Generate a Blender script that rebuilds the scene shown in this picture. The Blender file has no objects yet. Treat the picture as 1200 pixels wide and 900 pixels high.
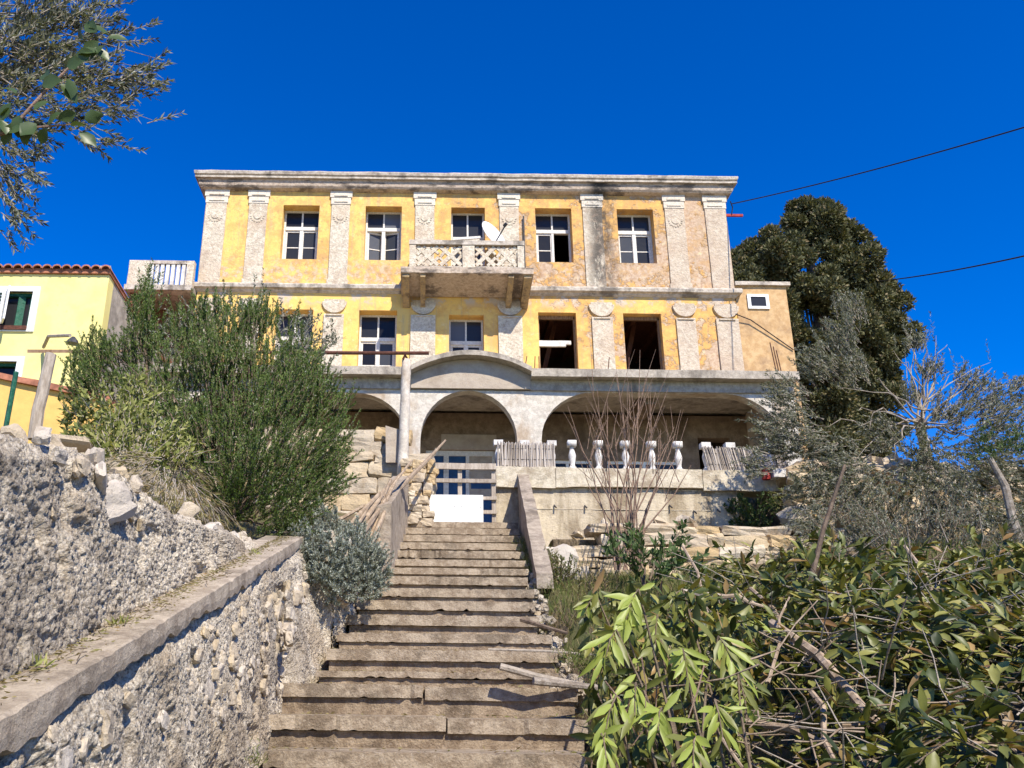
import bpy, bmesh, math, random
import numpy as np
from mathutils import Vector, Matrix, Quaternion, noise as mnoise
random.seed(7); rng = np.random.default_rng(7)
R = math.radians
scn = bpy.context.scene
col = scn.collection

# ---------------------------------------------------------------- camera
PITCH, ROLL, FPX, CX = R(19.7), 0.012, 1047.0, 500.0
cam = bpy.data.objects.new('camera', bpy.data.cameras.new('camera')); col.objects.link(cam)
cam.data.sensor_width = 36; cam.data.lens = FPX / 1200 * 36
cam.data.shift_x = (600 - CX) / 1200
cam.data.clip_start = 0.05; cam.data.clip_end = 2000
cam.matrix_world = Matrix.Rotation(math.pi / 2 + PITCH, 4, 'X') @ Matrix.Rotation(ROLL, 4, 'Z')
scn.camera = cam
# ---------------------------------------------------------------- sky and sun
SUN = Vector((-0.46, 1.0, -1.12)).normalized()          # the way the light travels
elev = math.asin(-SUN.z); azim = math.atan2(-SUN.x, -SUN.y)
w = bpy.data.worlds.new("World"); scn.world = w; w.use_nodes = True
wn = w.node_tree; bg = wn.nodes['Background']
sky = wn.nodes.new('ShaderNodeTexSky'); sky.sky_type = 'NISHITA'; sky.sun_disc = False
sky.sun_elevation = elev; sky.sun_rotation = azim
sky.altitude = 1500; sky.air_density = 1.0; sky.dust_density = 0.0; sky.ozone_density = 4.0
hs = wn.nodes.new('ShaderNodeHueSaturation'); hs.inputs['Hue'].default_value = .518; hs.inputs['Saturation'].default_value = 1.42
hs.inputs['Value'].default_value = 1.5
wn.links.new(sky.outputs[0], hs.inputs['Color']); wn.links.new(hs.outputs[0], bg.inputs[0])
bg.inputs[1].default_value = 0.105
sun = bpy.data.objects.new('sun', bpy.data.lights.new('sun', 'SUN')); col.objects.link(sun)
sun.data.energy = 5.0; sun.data.angle = R(0.5); sun.data.color = (1.0, 0.92, 0.79)
sun.rotation_euler = SUN.to_track_quat('-Z', 'Y').to_euler()
vs = scn.view_settings; vs.view_transform = 'Standard'; vs.look = 'None'; vs.gamma = 1; vs.exposure = 0.52

# ---------------------------------------------------------------- helpers
def ray(px, py):
    u = (px - CX) / FPX; v = (450 - py) / FPX
    c, s = math.cos(ROLL), math.sin(ROLL)
    u, v = u * c - v * s, u * s + v * c
    return Vector((u, math.cos(PITCH) - v * math.sin(PITCH), math.sin(PITCH) + v * math.cos(PITCH)))
def at(px, py, Y):
    r = ray(px, py); return r * (Y / r.y)

def tag(o, label=None, cat=None, group=None, kind=None):
    if label: o['label'] = label
    if cat: o['category'] = cat
    if group: o['group'] = group
    if kind: o['kind'] = kind
    return o
def under(o, parent):                         # parent it, keeping coordinates given in world space
    o.parent = parent
    if parent.type == 'EMPTY': o.matrix_parent_inverse = Matrix.Translation(-Vector(parent.location))
def link(name, me, m=None, parent=None, smooth=False):
    o = bpy.data.objects.new(name, me); col.objects.link(o)
    if m is not None and len(me.materials) == 0: me.materials.append(m)
    if parent: under(o, parent)
    if smooth: me.polygons.foreach_set('use_smooth', [True] * len(me.polygons))
    return o
def thing(name, label, cat, group=None, loc=(0, 0, 0)):
    o = bpy.data.objects.new(name, None); col.objects.link(o); o.empty_display_size = .1
    o.location = loc
    return tag(o, label, cat, group)
def share(name, me, parent, loc=(0, 0, 0), rot=(0, 0, 0), sc=(1, 1, 1)):
    o = bpy.data.objects.new(name, me); col.objects.link(o)
    o.location = loc; o.rotation_euler = rot; o.scale = sc
    if parent: under(o, parent)
    return o

class B:
    """collects shapes in one bmesh; build() links them as one object"""
    def __init__(s): s.bm = bmesh.new()
    def box(s, x0, x1, y0, y1, z0, z1):
        v = [s.bm.verts.new((x, y, z)) for x in (x0, x1) for y in (y0, y1) for z in (z0, z1)]
        for f in ((0,1,3,2), (4,6,7,5), (0,4,5,1), (2,3,7,6), (0,2,6,4), (1,5,7,3)):
            s.bm.faces.new([v[i] for i in f])
        return s
    def prism(s, pts, a0, a1, axis='y'):
        def p(q, a):
            if axis == 'y': return (q[0], a, q[1])
            if axis == 'x': return (a, q[0], q[1])
            return (q[0], q[1], a)
        A = [s.bm.verts.new(p(q, a0)) for q in pts]; Bv = [s.bm.verts.new(p(q, a1)) for q in pts]
        n = len(pts)
        s.bm.faces.new(A); s.bm.faces.new(Bv[::-1])
        for i in range(n): s.bm.faces.new((A[i], Bv[i], Bv[(i+1) % n], A[(i+1) % n]))
        return s
    def hexa(s, p):
        v = [s.bm.verts.new(q) for q in p]      # 4 bottom (ccw) then 4 top
        for f in ((0,3,2,1), (4,5,6,7), (0,1,5,4), (1,2,6,5), (2,3,7,6), (3,0,4,7)):
            s.bm.faces.new([v[i] for i in f])
        return s
    def tube(s, path, rad, n=6, cap=True):
        path = [Vector(p) for p in path]; rings = []
        if not isinstance(rad, (list, tuple)): rad = [rad] * len(path)
        up = Vector((0.31, 0.17, 1)).normalized()
        for i, p in enumerate(path):
            d = (path[min(i+1, len(path)-1)] - path[max(i-1, 0)]).normalized()
            a = d.cross(up)
            if a.length < 1e-3: a = d.cross(Vector((1, 0, 0)))
            a.normalize(); b = d.cross(a)
            rings.append([s.bm.verts.new(p + (a*math.cos(t*2*math.pi/n) + b*math.sin(t*2*math.pi/n)) * rad[i]) for t in range(n)])
        for i in range(len(rings)-1):
            for t in range(n): s.bm.faces.new((rings[i][t], rings[i][(t+1) % n], rings[i+1][(t+1) % n], rings[i+1][t]))
        if cap: s.bm.faces.new(rings[0][::-1]); s.bm.faces.new(rings[-1])
        return s
    def lathe(s, c, prof, n=12):
        rings = [[s.bm.verts.new((c[0]+r*math.cos(t*2*math.pi/n), c[1]+r*math.sin(t*2*math.pi/n), c[2]+z)) for t in range(n)] for r, z in prof]
        for i in range(len(rings)-1):
            for t in range(n): s.bm.faces.new((rings[i][t], rings[i][(t+1) % n], rings[i+1][(t+1) % n], rings[i+1][t]))
        s.bm.faces.new(rings[0][::-1]); s.bm.faces.new(rings[-1]); return s
    def chop(s, step, amp, freq=3.0, axes='xyz'):
        """cut into cells and push the points about, so that edges look worn"""
        bm = s.bm; bmesh.ops.recalc_face_normals(bm, faces=bm.faces)
        for ax, ch in enumerate('xyz'):
            if ch not in axes: continue
            lo = min(v.co[ax] for v in bm.verts); hi = max(v.co[ax] for v in bm.verts)
            k = int((hi - lo) / step)
            for i in range(1, k + 1):
                c = lo + (hi - lo) * i / (k + 1); co = Vector((0,0,0)); co[ax] = c
                no = Vector((0,0,0)); no[ax] = 1
                bmesh.ops.bisect_plane(bm, geom=bm.verts[:] + bm.edges[:] + bm.faces[:], plane_co=co, plane_no=no)
        for v in bm.verts:
            q = v.co * freq
            v.co += (mnoise.noise_vector(q) * .6 + mnoise.noise_vector(q * 3.1) * .4) * amp
        return s
    def build(s, name, m=None, parent=None, smooth=False, bevel=0):
        bmesh.ops.recalc_face_normals(s.bm, faces=s.bm.faces)
        if bevel: bmesh.ops.bevel(s.bm, geom=s.bm.edges[:], offset=bevel, segments=1, affect='EDGES')
        me = bpy.data.meshes.new(name); s.bm.to_mesh(me); s.bm.free()
        return link(name, me, m, parent, smooth)

def npmesh(name, V, F, m=None, parent=None, smooth=False):
    """V (n,3), F (k,3) or (k,4) arrays"""
    V = np.asarray(V, np.float32); F = np.asarray(F, np.int32); k = F.shape[1]
    me = bpy.data.meshes.new(name)
    me.vertices.add(len(V)); me.vertices.foreach_set('co', V.ravel())
    me.loops.add(F.size); me.loops.foreach_set('vertex_index', F.ravel())
    me.polygons.add(len(F)); me.polygons.foreach_set('loop_start', np.arange(len(F), dtype=np.int32) * k)
    me.polygons.foreach_set('loop_total', np.full(len(F), k, np.int32))
    me.update(calc_edges=True)
    if smooth: me.polygons.foreach_set('use_smooth', np.ones(len(F), bool))
    return link(name, me, m, parent)

def norm(a): return a / (np.linalg.norm(a, axis=1, keepdims=True) + 1e-9)
def leaves(P, D, L, W, fold=0.18, big=False, nrm=None):
    """leaf faces at P, pointing along D; lengths L, widths W. returns V, F(tri)"""
    n = len(P); P = np.asarray(P, float); D = norm(np.asarray(D, float))
    rnd = norm(rng.normal(size=(n, 3))) if nrm is None else norm(nrm + rng.normal(size=(n, 3)) * .45)
    S = norm(np.cross(D, rnd)); N = np.cross(S, D)
    L = np.broadcast_to(L, (n,))[:, None]; W = np.broadcast_to(W, (n,))[:, None]
    if not big:
        v = np.stack([P, P + D*L*.45 + S*W*.5 + N*W*fold, P + D*L, P + D*L*.45 - S*W*.5 + N*W*fold], 1)
        i = np.arange(n)[:, None] * 4
        F = np.concatenate([i + [0, 1, 2], i + [0, 2, 3]], 0)
        return v.reshape(-1, 3), F
    dr = -rng.uniform(-.05, .42, (n, 1)); W = W * rng.uniform(.8, 1.15, (n, 1))
    def q(t, w, s): return P + D*L*t + S*W*w*s + N*(W*fold*abs(s)) + N*L*dr*t*t
    v = np.stack([q(0,0,0), q(.25,.34,1), q(.25,0,0), q(.25,.34,-1), q(.6,.5,1), q(.6,0,0), q(.6,.5,-1), q(.86,.25,1), q(.86,0,0), q(.86,.25,-1), q(1.02,0,0)], 1)
    i = np.arange(n)[:, None] * 11
    T = [(0,1,2),(0,2,3),(1,4,5),(1,5,2),(2,5,6),(2,6,3),(4,7,8),(4,8,5),(5,8,9),(5,9,6),(7,10,8),(8,10,9)]
    return v.reshape(-1, 3), np.concatenate([i + list(t) for t in T], 0)
def merge(parts):
    V = []; F = []; o = 0
    for v, f in parts: V.append(v); F.append(f + o); o += len(v)
    return np.concatenate(V), np.concatenate(F)
def tubes(A, Bp, r0, r1, n=4):
    """many straight tapering twigs A->B. returns V, F(quad split to tri)"""
    A = np.asarray(A, float); Bp = np.asarray(Bp, float); k = len(A)
    D = norm(Bp - A); S = norm(np.cross(D, np.array([.3, .2, 1.0]))); N = np.cross(S, D)
    r0 = np.broadcast_to(r0, (k,))[:, None]; r1 = np.broadcast_to(r1, (k,))[:, None]
    vs_ = []
    for t in range(n):
        a = t * 2 * math.pi / n; vs_.append(A + (S*math.cos(a) + N*math.sin(a)) * r0)
    for t in range(n):
        a = t * 2 * math.pi / n; vs_.append(Bp + (S*math.cos(a) + N*math.sin(a)) * r1)
    v = np.stack(vs_, 1); i = np.arange(k)[:, None] * 2 * n; F = []
    for t in range(n):
        u = (t + 1) % n; F += [i + [t, u, n+u], i + [t, n+u, n+t]]
    return v.reshape(-1, 3), np.concatenate(F, 0)

# ---------------------------------------------------------------- materials
class NT:
    def __init__(s, m):
        s.t = m.node_tree; s.g = s.t.nodes.new('ShaderNodeNewGeometry')
        s.pos = s.g.outputs['Position']; s.island = s.g.outputs['Random Per Island']
        s.obj = s.t.nodes.new('ShaderNodeObjectInfo').outputs['Random']
    def new(s, ty, **kw):
        n = s.t.nodes.new(ty)
        for k, v in kw.items(): setattr(n, k, v)
        return n
    def put(s, sock, v):
        if isinstance(v, bpy.types.NodeSocket): s.t.links.new(v, sock)
        elif isinstance(v, tuple) and len(v) == 3 and sock.type == 'RGBA': sock.default_value = (*v, 1)
        else: sock.default_value = v
    def scale(s, v):
        n = s.new('ShaderNodeVectorMath', operation='MULTIPLY'); s.put(n.inputs[0], s.pos); n.inputs[1].default_value = v; return n.outputs[0]
    def noise(s, sc, det=5, ro=.6, vec=None, dist=0):
        n = s.new('ShaderNodeTexNoise'); s.put(n.inputs['Vector'], vec or s.pos)
        n.inputs['Scale'].default_value = sc; n.inputs['Detail'].default_value = det
        n.inputs['Roughness'].default_value = ro; n.inputs['Distortion'].default_value = dist
        return n.outputs['Fac']
    def vor(s, sc, vec=None, feat='F1', out='Distance'):
        n = s.new('ShaderNodeTexVoronoi', feature=feat); s.put(n.inputs['Vector'], vec or s.pos); n.inputs['Scale'].default_value = sc
        return n.outputs[out]
    def math(s, op, a, b=0.0, c=None, clamp=False):
        n = s.new('ShaderNodeMath', operation=op, use_clamp=clamp); s.put(n.inputs[0], a); s.put(n.inputs[1], b)
        if c is not None: s.put(n.inputs[2], c)
        return n.outputs[0]
    def step(s, v, a, b, lo=0.0, hi=1.0):
        n = s.new('ShaderNodeMapRange'); n.interpolation_type = 'SMOOTHSTEP'; s.put(n.inputs[0], v)
        for i, q in zip((1, 2, 3, 4), (a, b, lo, hi)): n.inputs[i].default_value = q
        return n.outputs[0]
    def mix(s, f, a, b, blend='MIX'):
        n = s.new('ShaderNodeMix', data_type='RGBA', blend_type=blend); s.put(n.inputs[0], f); s.put(n.inputs[6], a); s.put(n.inputs[7], b)
        return n.outputs[2]
    def xyz(s):
        n = s.new('ShaderNodeSeparateXYZ'); s.put(n.inputs[0], s.pos); return n.outputs
    def ramp(s, f, stops):
        n = s.new('ShaderNodeValToRGB'); s.put(n.inputs[0], f); e = n.color_ramp.elements
        while len(e) < len(stops): e.new(.5)
        for i, (p, c) in enumerate(stops): e[i].position = p; e[i].color = (*c, 1)
        return n.outputs[0]
def mat(name, fn, rough=.9, spec=.25, metal=0.0, dist=.02, trans=0.0):
    m = bpy.data.materials.new(name); m.use_nodes = True; n = NT(m)
    p = m.node_tree.nodes['Principled BSDF']; res = fn(n)
    c, h = res[0], res[1]
    n.put(p.inputs['Base Color'], c); n.put(p.inputs['Roughness'], rough if len(res) < 3 else res[2])
    p.inputs['Specular IOR Level'].default_value = spec; p.inputs['Metallic'].default_value = metal
    if h is not None:
        b = n.new('ShaderNodeBump'); b.inputs['Distance'].default_value = dist; b.inputs['Strength'].default_value = 1
        n.put(b.inputs['Height'], h); n.t.links.new(b.outputs[0], p.inputs['Normal'])
    if trans:
        t = n.new('ShaderNodeBsdfTranslucent'); n.put(t.inputs[0], n.mix(1.0, c, (1.0, 1.0, .45), 'MULTIPLY'))
        x = n.new('ShaderNodeMixShader'); x.inputs[0].default_value = trans
        n.t.links.new(p.outputs[0], x.inputs[1]); n.t.links.new(t.outputs[0], x.inputs[2])
        n.t.links.new(x.outputs[0], m.node_tree.nodes['Material Output'].inputs[0])
    return m

YEL, OCH, PLA, WHI = (.80, .53, .16), (.66, .37, .12), (.58, .44, .31), (.66, .58, .48)
def paint(n, bias, bright=0.0):
    x = n.xyz()
    a = n.noise(.55, 6, .62); b = n.noise(2.6, 7, .7); f = n.noise(14, 5, .7)
    age = n.math('ADD', n.math('MULTIPLY', x[0], .016), bias)                  # the right end has weathered most
    m_ = n.noise(6.5, 6, .75); q = n.math('ADD', n.math('ADD', n.math('ADD', n.math('MULTIPLY', a, .4), n.math('MULTIPLY', b, .35)), n.math('MULTIPLY', m_, .25)), age)
    och = n.step(q, .42, .53); pla = n.step(q, .535, .575)
    c = n.mix(och, YEL, OCH); c = n.mix(n.math('MULTIPLY', n.step(b, .46, .62), .7), c, (.66, .37, .12))
    c = n.mix(pla, c, n.mix(n.step(f, .35, .65), (.44, .29, .19), PLA))
    c = n.mix(n.math('MULTIPLY', n.step(f, .60, .74), .5), c, (.24, .17, .11))
    st_ = n.noise(4.5, 5, .7, n.scale((1.6, 1, .12))); c = n.mix(n.math('MULTIPLY', n.step(st_, .54, .66), .45), c, (.42, .33, .22))
    c = n.mix(n.math('MULTIPLY', n.step(m_, .56, .66), .5), c, (.80, .64, .36))
    # blistered strip above the string course and below the sills
    return c, a, b, f, q, pla, x
def upper_paint(n):
    c, a, b, f, q, pla, x = paint(n, -.02)
    low = n.step(x[2], 10.95, 10.35); spots = n.step(n.noise(5.5, 6, .75), .47, .56)
    c = n.mix(n.math('MULTIPLY', n.math('MULTIPLY', low, spots), .85), c, n.mix(n.step(n.noise(11, 4), .4, .6), (.33, .20, .12), (.60, .47, .34)))
    mo = n.noise(3.4, 7, .8); c = n.mix(n.math('MULTIPLY', n.step(mo, .49, .60), .6), c, (.52, .31, .13)); c = n.mix(n.math('MULTIPLY', n.step(n.noise(7.5, 6, .8), .55, .64), .5), c, (.33, .22, .13))
    # black drip where the gutter leaks
    d = n.math('ABSOLUTE', n.math('SUBTRACT', x[0], n.math('ADD', 4.28, n.math('MULTIPLY', n.noise(.9, 3), .4))))
    dr = n.math('MULTIPLY', n.step(d, .55, .05), n.step(n.noise(3.2, 7, .8, n.scale((1, 1, .45))), .38, .58))
    c = n.mix(n.math('MULTIPLY', dr, .85), c, (.075, .065, .055))
    h = n.math('SUBTRACT', n.math('MULTIPLY', f, .5), n.math('MULTIPLY', pla, .5))
    return c, h
def lower_paint(n):
    c, a, b, f, q, pla, x = paint(n, -.07)
    g = n.step(x[2], 9.35, 9.6); c = n.mix(n.math('MULTIPLY', g, n.step(b, .48, .6)), c, (.58, .48, .38))
    return c, n.math('SUBTRACT', n.math('MULTIPLY', f, .4), n.math('MULTIPLY', pla, .5))
def pil_paint(n):
    x = n.xyz(); f = n.noise(16, 6, .75); a = n.noise(1.1, 5); r = n.vor(26)
    c = n.mix(n.step(f, .35, .65), (.47, .40, .30), (.73, .66, .53)); c = n.mix(n.math('MULTIPLY', n.step(a, .48, .66), .5), c, (.52, .38, .26))
    c = n.mix(n.step(x[0], 3.2, 7.5, 0, .45), c, (.50, .38, .28))
    d = n.math('ABSOLUTE', n.math('SUBTRACT', x[0], n.math('ADD', 4.22, n.math('MULTIPLY', n.noise(.9, 3), .4))))
    dr = n.math('MULTIPLY', n.math('MULTIPLY', n.step(d, .38, .05), n.step(x[2], 9.4, 10.4)), n.step(n.noise(3.4, 7, .8, n.scale((1, 1, .4))), .34, .50))
    c = n.mix(n.math('MULTIPLY', dr, .9), c, (.075, .065, .055))
    c = n.mix(n.math('MULTIPLY', n.step(n.noise(5, 6, .8), .52, .6), .45), c, (.36, .26, .19))
    cap = n.math('MULTIPLY', n.step(x[2], 12.28, 12.31), n.step(f, .65, .45)); c = n.mix(n.math('MULTIPLY', cap, .7), c, (.74, .68, .58))
    return c, n.math('SUBTRACT', n.math('MULTIPLY', f, .6), n.math('MULTIPLY', r, .2))
def eaves(n):
    x = n.xyz(); s = n.noise(1.5, 6, .7, n.scale((1, 1, 3))); f = n.noise(13, 6, .75)
    c = n.mix(n.step(f, .35, .65), (.40, .31, .23), (.58, .48, .38))
    c = n.mix(n.math('MULTIPLY', n.step(s, .47, .60), .8), c, (.09, .075, .065))
    d = n.math('ABSOLUTE', n.math('SUBTRACT', x[0], 4.45)); c = n.mix(n.math('MULTIPLY', n.step(d, .45, .05), n.step(f, .3, .5)), c, (.05, .045, .04))
    return c, f
def concrete(c1, c2, dirt, ds=.5, sc=1.0, streak=False):
    def fn(n):
        a = n.noise(1.3*sc, 6, .65, n.scale((1, 1, .5)) if streak else None); f = n.noise(22*sc, 6, .75); g = n.noise(6*sc, 5, .7)
        c = n.mix(n.step(g, .35, .65), c1, c2); c = n.mix(n.math('MULTIPLY', n.step(a, .48, .66), ds), c, dirt)
        c = n.mix(n.math('MULTIPLY', n.step(f, .58, .72), .5), c, tuple(q*.45 for q in c1))
        return c, n.math('ADD', n.math('MULTIPLY', f, .7), n.math('MULTIPLY', g, .5))
    return fn
def roughcast(n):
    a = n.noise(1.8, 5); f = n.noise(60, 6, .8); g = n.noise(9, 5, .7)
    c = n.mix(n.step(f, .38, .62), (.40, .33, .24), (.76, .68, .545)); c = n.mix(n.math('MULTIPLY', n.step(a, .50, .62), .6), c, (.36, .27, .17)); z_ = n.xyz(); c = n.mix(n.math('MULTIPLY', n.step(n.noise(1.1, 5, .7), .46, .60), .55), c, (.22, .18, .14))
    c = n.mix(n.math('MULTIPLY', n.step(g, .56, .68), .6), c, (.15, .12, .09)); c = n.mix(n.math('MULTIPLY', n.step(n.noise(38, 5, .8), .54, .62), .75), c, (.10, .08, .06))
    return c, n.math('ADD', f, n.math('MULTIPLY', n.vor(90), -.6))
def stone(n):
    f = n.noise(18, 6, .75); g = n.noise(4, 5)
    c = n.ramp(n.obj, [(0, (.50, .36, .19)), (.35, (.58, .47, .32)), (.7, (.46, .38, .28)), (1, (.62, .54, .42))])
    c = n.mix(n.math('MULTIPLY', n.step(g, .5, .68), .6), c, (.30, .20, .10)); c = n.mix(n.math('MULTIPLY', n.step(f, .55, .7), .6), c, (.17, .14, .11))
    return c, f
def pale_stone(n):
    f = n.noise(30, 6, .75); g = n.noise(7, 5)
    c = n.ramp(n.obj, [(0, (.46, .37, .25)), (.5, (.56, .50, .42)), (1, (.50, .40, .26))])
    c = n.mix(n.math('MULTIPLY', n.step(g, .5, .68), .5), c, (.30, .23, .15)); c = n.mix(n.math('MULTIPLY', n.step(f, .55, .7), .6), c, (.16, .13, .11))
    return c, f
def wood(c1, c2):
    def fn(n):
        f = n.noise(20, 5, .7, n.scale((1, 1, .25))); g = n.noise(3, 4)
        c = n.mix(n.step(f, .35, .65), c1, c2); c = n.mix(n.math('MULTIPLY', n.obj, .35), c, tuple(q*.5 for q in c1))
        return c, n.math('ADD', f, g)
    return fn
def flat(c, v=.12, sc=9):
    def fn(n):
        f = n.noise(sc, 5, .7); return n.mix(n.step(f, .3, .7), tuple(q*(1-v) for q in c), tuple(min(1, q*(1+v)) for q in c)), f
    return fn
def soil(n):
    f = n.noise(9, 8, .75); g = n.noise(1.4, 5)
    c = n.mix(n.step(f, .35, .65), (.10, .075, .045), (.26, .20, .13)); return n.mix(n.step(g, .45, .6), c, (.11, .12, .04)), f
def leafy(stops):
    def fn(n):
        c = n.ramp(n.island, stops); return c, None
    return fn
def form_mat(n):
    x = n.xyz(); s = n.noise(2.6, 6, .65, n.scale((1, 1, .14))); g = n.noise(5, 7, .75); f = n.noise(26, 6, .8); a = n.noise(.9, 5, .7)
    c = n.mix(n.step(s, .40, .60), (.30, .235, .15), (.64, .55, .40)); c = n.mix(n.math('MULTIPLY', n.step(g, .46, .60), .6), c, (.50, .42, .31))
    c = n.mix(n.math('MULTIPLY', n.step(a, .50, .62), .55), c, (.22, .17, .11)); c = n.mix(n.math('MULTIPLY', n.step(f, .56, .68), .6), c, (.15, .11, .07))
    top = n.math('MULTIPLY', n.step(x[2], 2.86, 3.0), n.step(g, .56, .44)); c = n.mix(n.math('MULTIPLY', top, .6), c, (.20, .15, .10))
    return c, n.math('ADD', n.math('MULTIPLY', f, .7), g)
def steps_mat(c1, c2):
    def fn(n):
        a = n.noise(2.2, 7, .75); f = n.noise(42, 6, .8); g = n.noise(9, 6, .75); k = n.vor(70)
        c = n.mix(n.step(g, .38, .62), c1, c2); c = n.mix(n.math('MULTIPLY', n.step(a, .5, .62), .6), c, tuple(q*.45 for q in c1))
        c = n.mix(n.math('MULTIPLY', n.step(f, .56, .66), .6), c, tuple(q*.4 for q in c1)); c = n.mix(n.math('MULTIPLY', n.step(f, .44, .34), .45), c, (.58, .50, .40))
        return c, n.math('ADD', n.math('MULTIPLY', f, 1.0), n.math('ADD', n.math('MULTIPLY', g, .8), n.math('MULTIPLY', k, .25)))
    return fn
M = {}
def mm(k, *a, **kw): M[k] = mat(k, *a, **kw)
mm('upper_paint', upper_paint, dist=.025); mm('lower_paint', lower_paint, dist=.025)
mm('pilaster_render', pil_paint, dist=.035); mm('eaves', eaves, dist=.02)
mm('ledge', concrete((.42, .36, .29), (.62, .55, .46), (.10, .085, .07), .75, 1.6), dist=.02)
mm('terrace_concrete', concrete((.36, .31, .25), (.50, .44, .36), (.14, .12, .10), .7, 1.5, True), dist=.02)
mm('arch_render', concrete((.48, .43, .36), (.68, .62, .53), (.40, .29, .19), .75, 1.3, True), dist=.02)
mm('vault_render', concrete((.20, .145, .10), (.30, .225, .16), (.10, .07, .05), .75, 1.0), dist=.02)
mm('beige_render', concrete((.40, .33, .26), (.46, .39, .31), (.25, .19, .14), .5), dist=.015)
mm('form_concrete', form_mat, dist=.02)
mm('band_concrete', concrete((.50, .43, .31), (.70, .62, .48), (.26, .19, .12), .75, 1.6), dist=.025)
mm('step_concrete', steps_mat((.25, .19, .13), (.43, .35, .255)), dist=.012)
mm('step_riser', steps_mat((.22, .16, .105), (.38, .295, .205)), dist=.015)
mm('wing_concrete', concrete((.32, .26, .20), (.48, .40, .31), (.15, .12, .09), .7, 2.2), dist=.03)
mm('coping_concrete', steps_mat((.34, .275, .205), (.50, .42, .32)), dist=.010)
mm('ochre_render', concrete((.48, .30, .14), (.62, .42, .22), (.30, .19, .11), .8, .9), dist=.012)
mm('roughcast', roughcast, dist=.012)
mm('stone', stone, dist=.02); mm('pale_stone', pale_stone, dist=.012)
mm('soil', soil, dist=.05)
mm('white_wood', flat((.66, .63, .58), .18, 25), dist=.004); mm('clean_white', flat((.80, .80, .78), .04), .5)
mm('gate_white', concrete((.76, .76, .73), (.82, .82, .80), (.58, .53, .45), .35, 2), .7, dist=.003)
mm('old_white', concrete((.62, .59, .54), (.76, .73, .68), (.35, .31, .27), .5, 3), dist=.008)
mm('grey_wood', wood((.34, .28, .22), (.52, .45, .37)), dist=.01)
mm('brown_wood', wood((.20, .12, .07), (.36, .24, .15)), dist=.01)
mm('pole_bark', wood((.25, .18, .12), (.46, .36, .26)), dist=.008)
mm('dark_wood', wood((.05, .03, .02), (.10, .06, .04)), dist=.01)
mm('rust', flat((.11, .045, .03), .4, 20), .8, dist=.006); mm('rusty_bracket', concrete((.34, .26, .17), (.50, .36, .18), (.10, .07, .05), .8, 2.5), dist=.03)
mm('yellow_wall', concrete((.78, .68, .25), (.82, .73, .30), (.64, .52, .20), .45, .35, True), .85, dist=.004)
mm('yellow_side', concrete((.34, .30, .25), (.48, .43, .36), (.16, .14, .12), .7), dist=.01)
mm('orange_wall', flat((.72, .46, .14), .1, 3), dist=.01)
mm('roof_tile', flat((.36, .15, .09), .35, 6), .85, dist=.01)
mm('green_paint', flat((.015, .10, .06), .2, 12), .5); mm('shutter_green', flat((.02, .05, .04), .2), .6)
mm('blue_paint', flat((.02, .07, .17), .2, 5), .5)
mm('reed', wood((.34, .29, .24), (.60, .54, .48)), dist=.005)
mm('reed_strand', leafy([(0, (.30, .25, .20)), (.5, (.46, .40, .34)), (1, (.64, .58, .52))]), .9)
mm('cable_black', flat((.02, .02, .022), .1), .6); mm('dish_white', flat((.82, .82, .82), .03), .35); mm('dark_metal', flat((.05, .05, .055), .2), .5)
mm('red_rubber', flat((.35, .04, .03), .3), .7)
mm('bark', concrete((.22, .18, .14), (.40, .35, .29), (.10, .08, .06), .6, 3), dist=.015)
mm('dark_bark', concrete((.10, .07, .05), (.19, .14, .10), (.05, .04, .03), .6, 3), dist=.01)
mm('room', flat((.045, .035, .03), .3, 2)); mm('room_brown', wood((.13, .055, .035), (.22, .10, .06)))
mm('glass', lambda n: (n.ramp(n.obj, [(0, (.012, .012, .014)), (.6, (.035, .037, .042)), (.85, (.07, .075, .085)), (1, (.13, .135, .15))]), n.noise(2.5, 2), .16), .15, .22, dist=.01)  # opaque panes; the differing grey base tones stand in for reflections
mm('rosemary_leaf', leafy([(0, (.03, .06, .012)), (.4, (.075, .13, .024)), (.75, (.14, .21, .04)), (.94, (.23, .29, .08)), (1, (.40, .42, .36))]), .6, .3, trans=.25)
mm('dry_leaf', leafy([(0, (.16, .12, .05)), (.5, (.27, .22, .10)), (.8, (.22, .22, .08)), (1, (.34, .22, .12))]), .8, .2, trans=.25)
mm('silver_leaf', leafy([(0, (.17, .19, .15)), (.5, (.34, .37, .30)), (1, (.52, .54, .47))]), .7, .2, trans=.15)
mm('cypress_leaf', leafy([(0, (.055, .062, .028)), (.5, (.12, .125, .058)), (.85, (.19, .18, .09)), (1, (.28, .21, .12))]), .7, .2, trans=.15)
mm('olive_leaf', leafy([(0, (.055, .065, .04)), (.4, (.14, .15, .10)), (.75, (.27, .28, .21)), (1, (.45, .45, .38))]), .55, .35, trans=.35)
mm('carob_leaf', leafy([(0, (.035, .06, .02)), (.6, (.07, .11, .035)), (1, (.14, .19, .06))]), .4, .4, trans=.3)
mm('laurel_leaf', leafy([(0, (.13, .18, .03)), (.5, (.27, .33, .055)), (1, (.44, .47, .12))]), .45, .4, trans=.3)
mm('brush_leaf', leafy([(0, (.03, .042, .012)), (.30, (.07, .095, .02)), (.60, (.17, .18, .04)), (.86, (.33, .31, .08)), (.95, (.22, .12, .045)), (1, (.46, .32, .13))]), .45, .4, trans=.22)
mm('weed', leafy([(0, (.06, .09, .02)), (.5, (.13, .16, .04)), (.8, (.24, .22, .09)), (1, (.30, .22, .13))]), .7, .2, trans=.25)
mm('fig_green', leafy([(0, (.03, .06, .02)), (1, (.10, .15, .04))]), .6, .3, trans=.25)
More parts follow.
